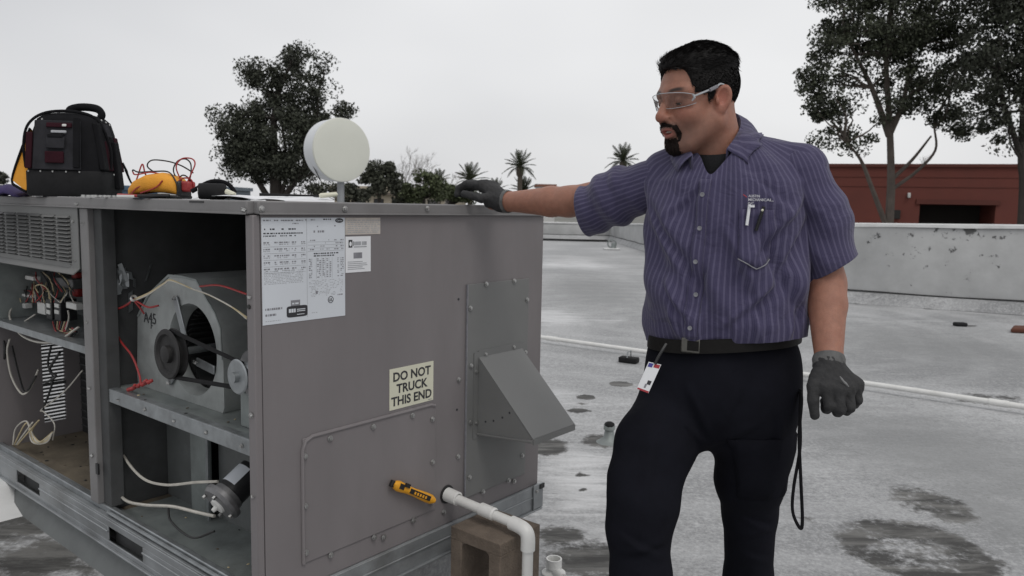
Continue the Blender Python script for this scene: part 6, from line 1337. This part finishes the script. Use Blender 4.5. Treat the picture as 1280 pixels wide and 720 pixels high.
# boots
for an, yaw_ in ((aR, .3), (aL, .9)):
    fd = np.array([-math.sin(yaw_), -math.cos(yaw_), 0]); bo = mesh_sdf(lambda P: smax(smin(smin(rc(P, an+np.array([0,0,.12]), an+np.array([0,0,-.03]), .052, .050), rc(P, an+np.array([0,0,-.045]), an+fd*.15+np.array([0,0,-.05]), .046, .040), .04), rc(P, an-fd*.04+np.array([0,0,-.05]), an, .04, .04), .03), .002-P[2], .004), an-.26, an+.26, .007, 'boot', 5); put(bo, 'boot', 'boot')
# ---- gloves
def hand(fingers, palm, name, h=.0026):
    """fingers: list of (points, radii); palm: list of round cones"""
    def fn(P):
        d = None
        for a, b, ra, rb in palm: e = rc(P, a, b, ra, rb); d = e if d is None else smin(d, e, .014)
        fd = None
        for pts, rs in fingers: e = chain(P, pts, rs, .003); fd = e if fd is None else smin(fd, e, .0018)
        d = smin(d, fd, .009); t = P[0]*310+P[2]*270+P[1]*190; return d-(.0003*np.sin(t)+.0003*np.sin(t*.53+P[0]*400)).astype(F32)
    A_ = np.array([p for pts, _ in fingers for p in pts]+[a for a, b, _, _ in palm]+[b for _, b, _, _ in palm]); return put(mesh_sdf(fn, A_.min(0)-.035, A_.max(0)+.035, h, name, 5), name, 'glove')
# his left hand, hanging in a loose fist, back of the hand to the viewer
wl = at(1036, 457, 1.722); kn = [at(1032,484,1.675), at(1048,487,1.668), at(1060,486,1.676), at(1070,481,1.692)]
pip = [at(1037,507,1.662), at(1050,512,1.655), at(1062,509,1.664), at(1072,500,1.682)]; dip = [at(1033,511,1.685), at(1047,515,1.683), at(1058,513,1.69), at(1068,505,1.702)]; tip = [at(1031,502,1.698), at(1044,505,1.702), at(1054,504,1.708), at(1064,498,1.715)]
fg = [([kn[i], pip[i], dip[i], tip[i]], [.0135,.0125,.0115,.0105] if i < 3 else [.012,.011,.0105,.0095]) for i in range(4)]
fg.append(([at(1024,468,1.705), at(1017,482,1.685), at(1016.5,500,1.672), at(1018.5,519,1.668)], [.017,.0145,.0125,.0105]))
pm = [(wl, k_, .025, .0155) for k_ in kn] + [(wl, at(1022,474,1.70), .024, .018), (kn[0], kn[3], .015, .013), (wl+(WRL-wl)*1.2, wl, .028, .026)]
gL = hand(fg, pm, 'glove'); gL['label'] = 'grey work glove on the hanging hand'
axw = unitv(WRL-ELL); c_ = WRL-MO
MB().tube([c_-axw*.012, c_-axw*.006, c_+axw*.004, c_+axw*.012, c_+axw*.022], [.0345,.0362,.0352,.036,.033], 22, False).build('cuff', 'glove_cuff', gL)
MB().tube([at(1049+i*2.2, 470+i*2.7+.6*math.sin(i), 1.662-.0006*i)-MO+np.array([0,-.004,0]) for i in range(6)], [.001,.0022,.0018,.0026,.0018,.0008], 5).build('glove_mark', 'glove_print', gL)
# his right hand, resting on the unit edge
wr = at(628, 252, 2.425); dA = unitv(wr-ELR); sid = unitv(np.array([-dA[1], dA[0], 0]))*-1
if sid[1] < 0: sid = -sid
k0 = at(602, 231, 2.46); kn = [k0+sid*.020*i+np.array([0,0,-.0025*abs(i-1)]) for i in range(4)]
p0 = at(583, 230, 2.50); pip = [p0+sid*.0195*i+np.array([-.003*i*0,0,.002*(i == 1)]) for i in range(4)]
d0 = at(573.5, 235.5, 2.52); dip = [d0+sid*.018*i for i in range(4)]; t0 = at(571.5, 243, 2.515); tip = [t0+sid*.017*i for i in range(4)]
fg = [([kn[i], pip[i], dip[i], tip[i]], [.0135,.0122,.0112,.010]) for i in range(4)]
fg.append(([at(613,247,2.425), at(602,248,2.41), at(589,244.5,2.425), at(580,242,2.44)], [.017,.0145,.012,.0105]))
pm = [(wr, k_, .027, .0155) for k_ in kn] + [(wr, at(611,253.5,2.43), .024, .016), (kn[0], kn[3], .015, .013), (wr-dA*.02, wr, .028, .027), (wr, at(612,254,2.46), .022, .014)]
gR = hand(fg, pm, 'glove'); gR['label'] = 'grey work glove on the hand resting on the unit'
c_ = WRR-MO; axw = dA; MB().tube([c_-axw*.010, c_-axw*.004, c_+axw*.006, c_+axw*.016, c_+axw*.024], [.0345,.036,.035,.036,.033], 22, False).build('cuff', 'glove_cuff', gR)
# ---- badge on a clip and black strap loop
bp0, bp1 = at(826,432,1.80), at(817,452,1.79); a0 = at(806.5,488,1.785); 
bd = MB(); tl_, tr2, br_, bl3 = at(811,452.5,1.785), at(826.5,456,1.783), at(810.5,491.5,1.775), at(796,486,1.777); bd.poly([tl_-MO, tr2-MO, br_-MO, bl3-MO], (0,.003,0)); bd = bd.build('badge', 'paper', man, label='white name badge clipped at the hip')
def bq(u0, u1, v0, v1, off=-.0006): f = lambda u, v: (tl_*(1-u)+tr2*u)*(1-v)+(bl3*(1-u)+br_*u)*v-MO+np.array([0,off,0]); return [f(u0,v0), f(u1,v0), f(u1,v1), f(u0,v1)]
for (r_, m_) in (((.05,.40,.02,.16),'badge_blue'),((.5,.95,.02,.14),'badge_red'),((.02,.98,.94,1.0),'badge_red'),((.55,.85,.60,.74),'ink'),((.45,.6,.74,.88),'ink_grey')): MB().add(bq(*r_), [(0,1,2,3)]).build('badge_print', m_, bd, smooth=False)
MB().tube(curve([p-MO for p in (at(833,430,1.80), at(828,438,1.79), at(822,448,1.785), at(819,455,1.782))], 4), .0035, 6).build('badge_clip', 'black_plastic', bd)
lp_ = [at(1001,488,1.83), at(1000,520,1.80), at(1000,560,1.79), at(992,610,1.785), at(991,640,1.785), at(1000,660,1.785), at(1003,650,1.783), at(1001,600,1.783), at(999,545,1.785), at(1002,500,1.81), at(999,486,1.84)]
MB().tube(curve([p-MO for p in lp_], 8), .0042, 6).build('strap_loop', 'bag_black', man, label='black strap loop hanging from the hip')
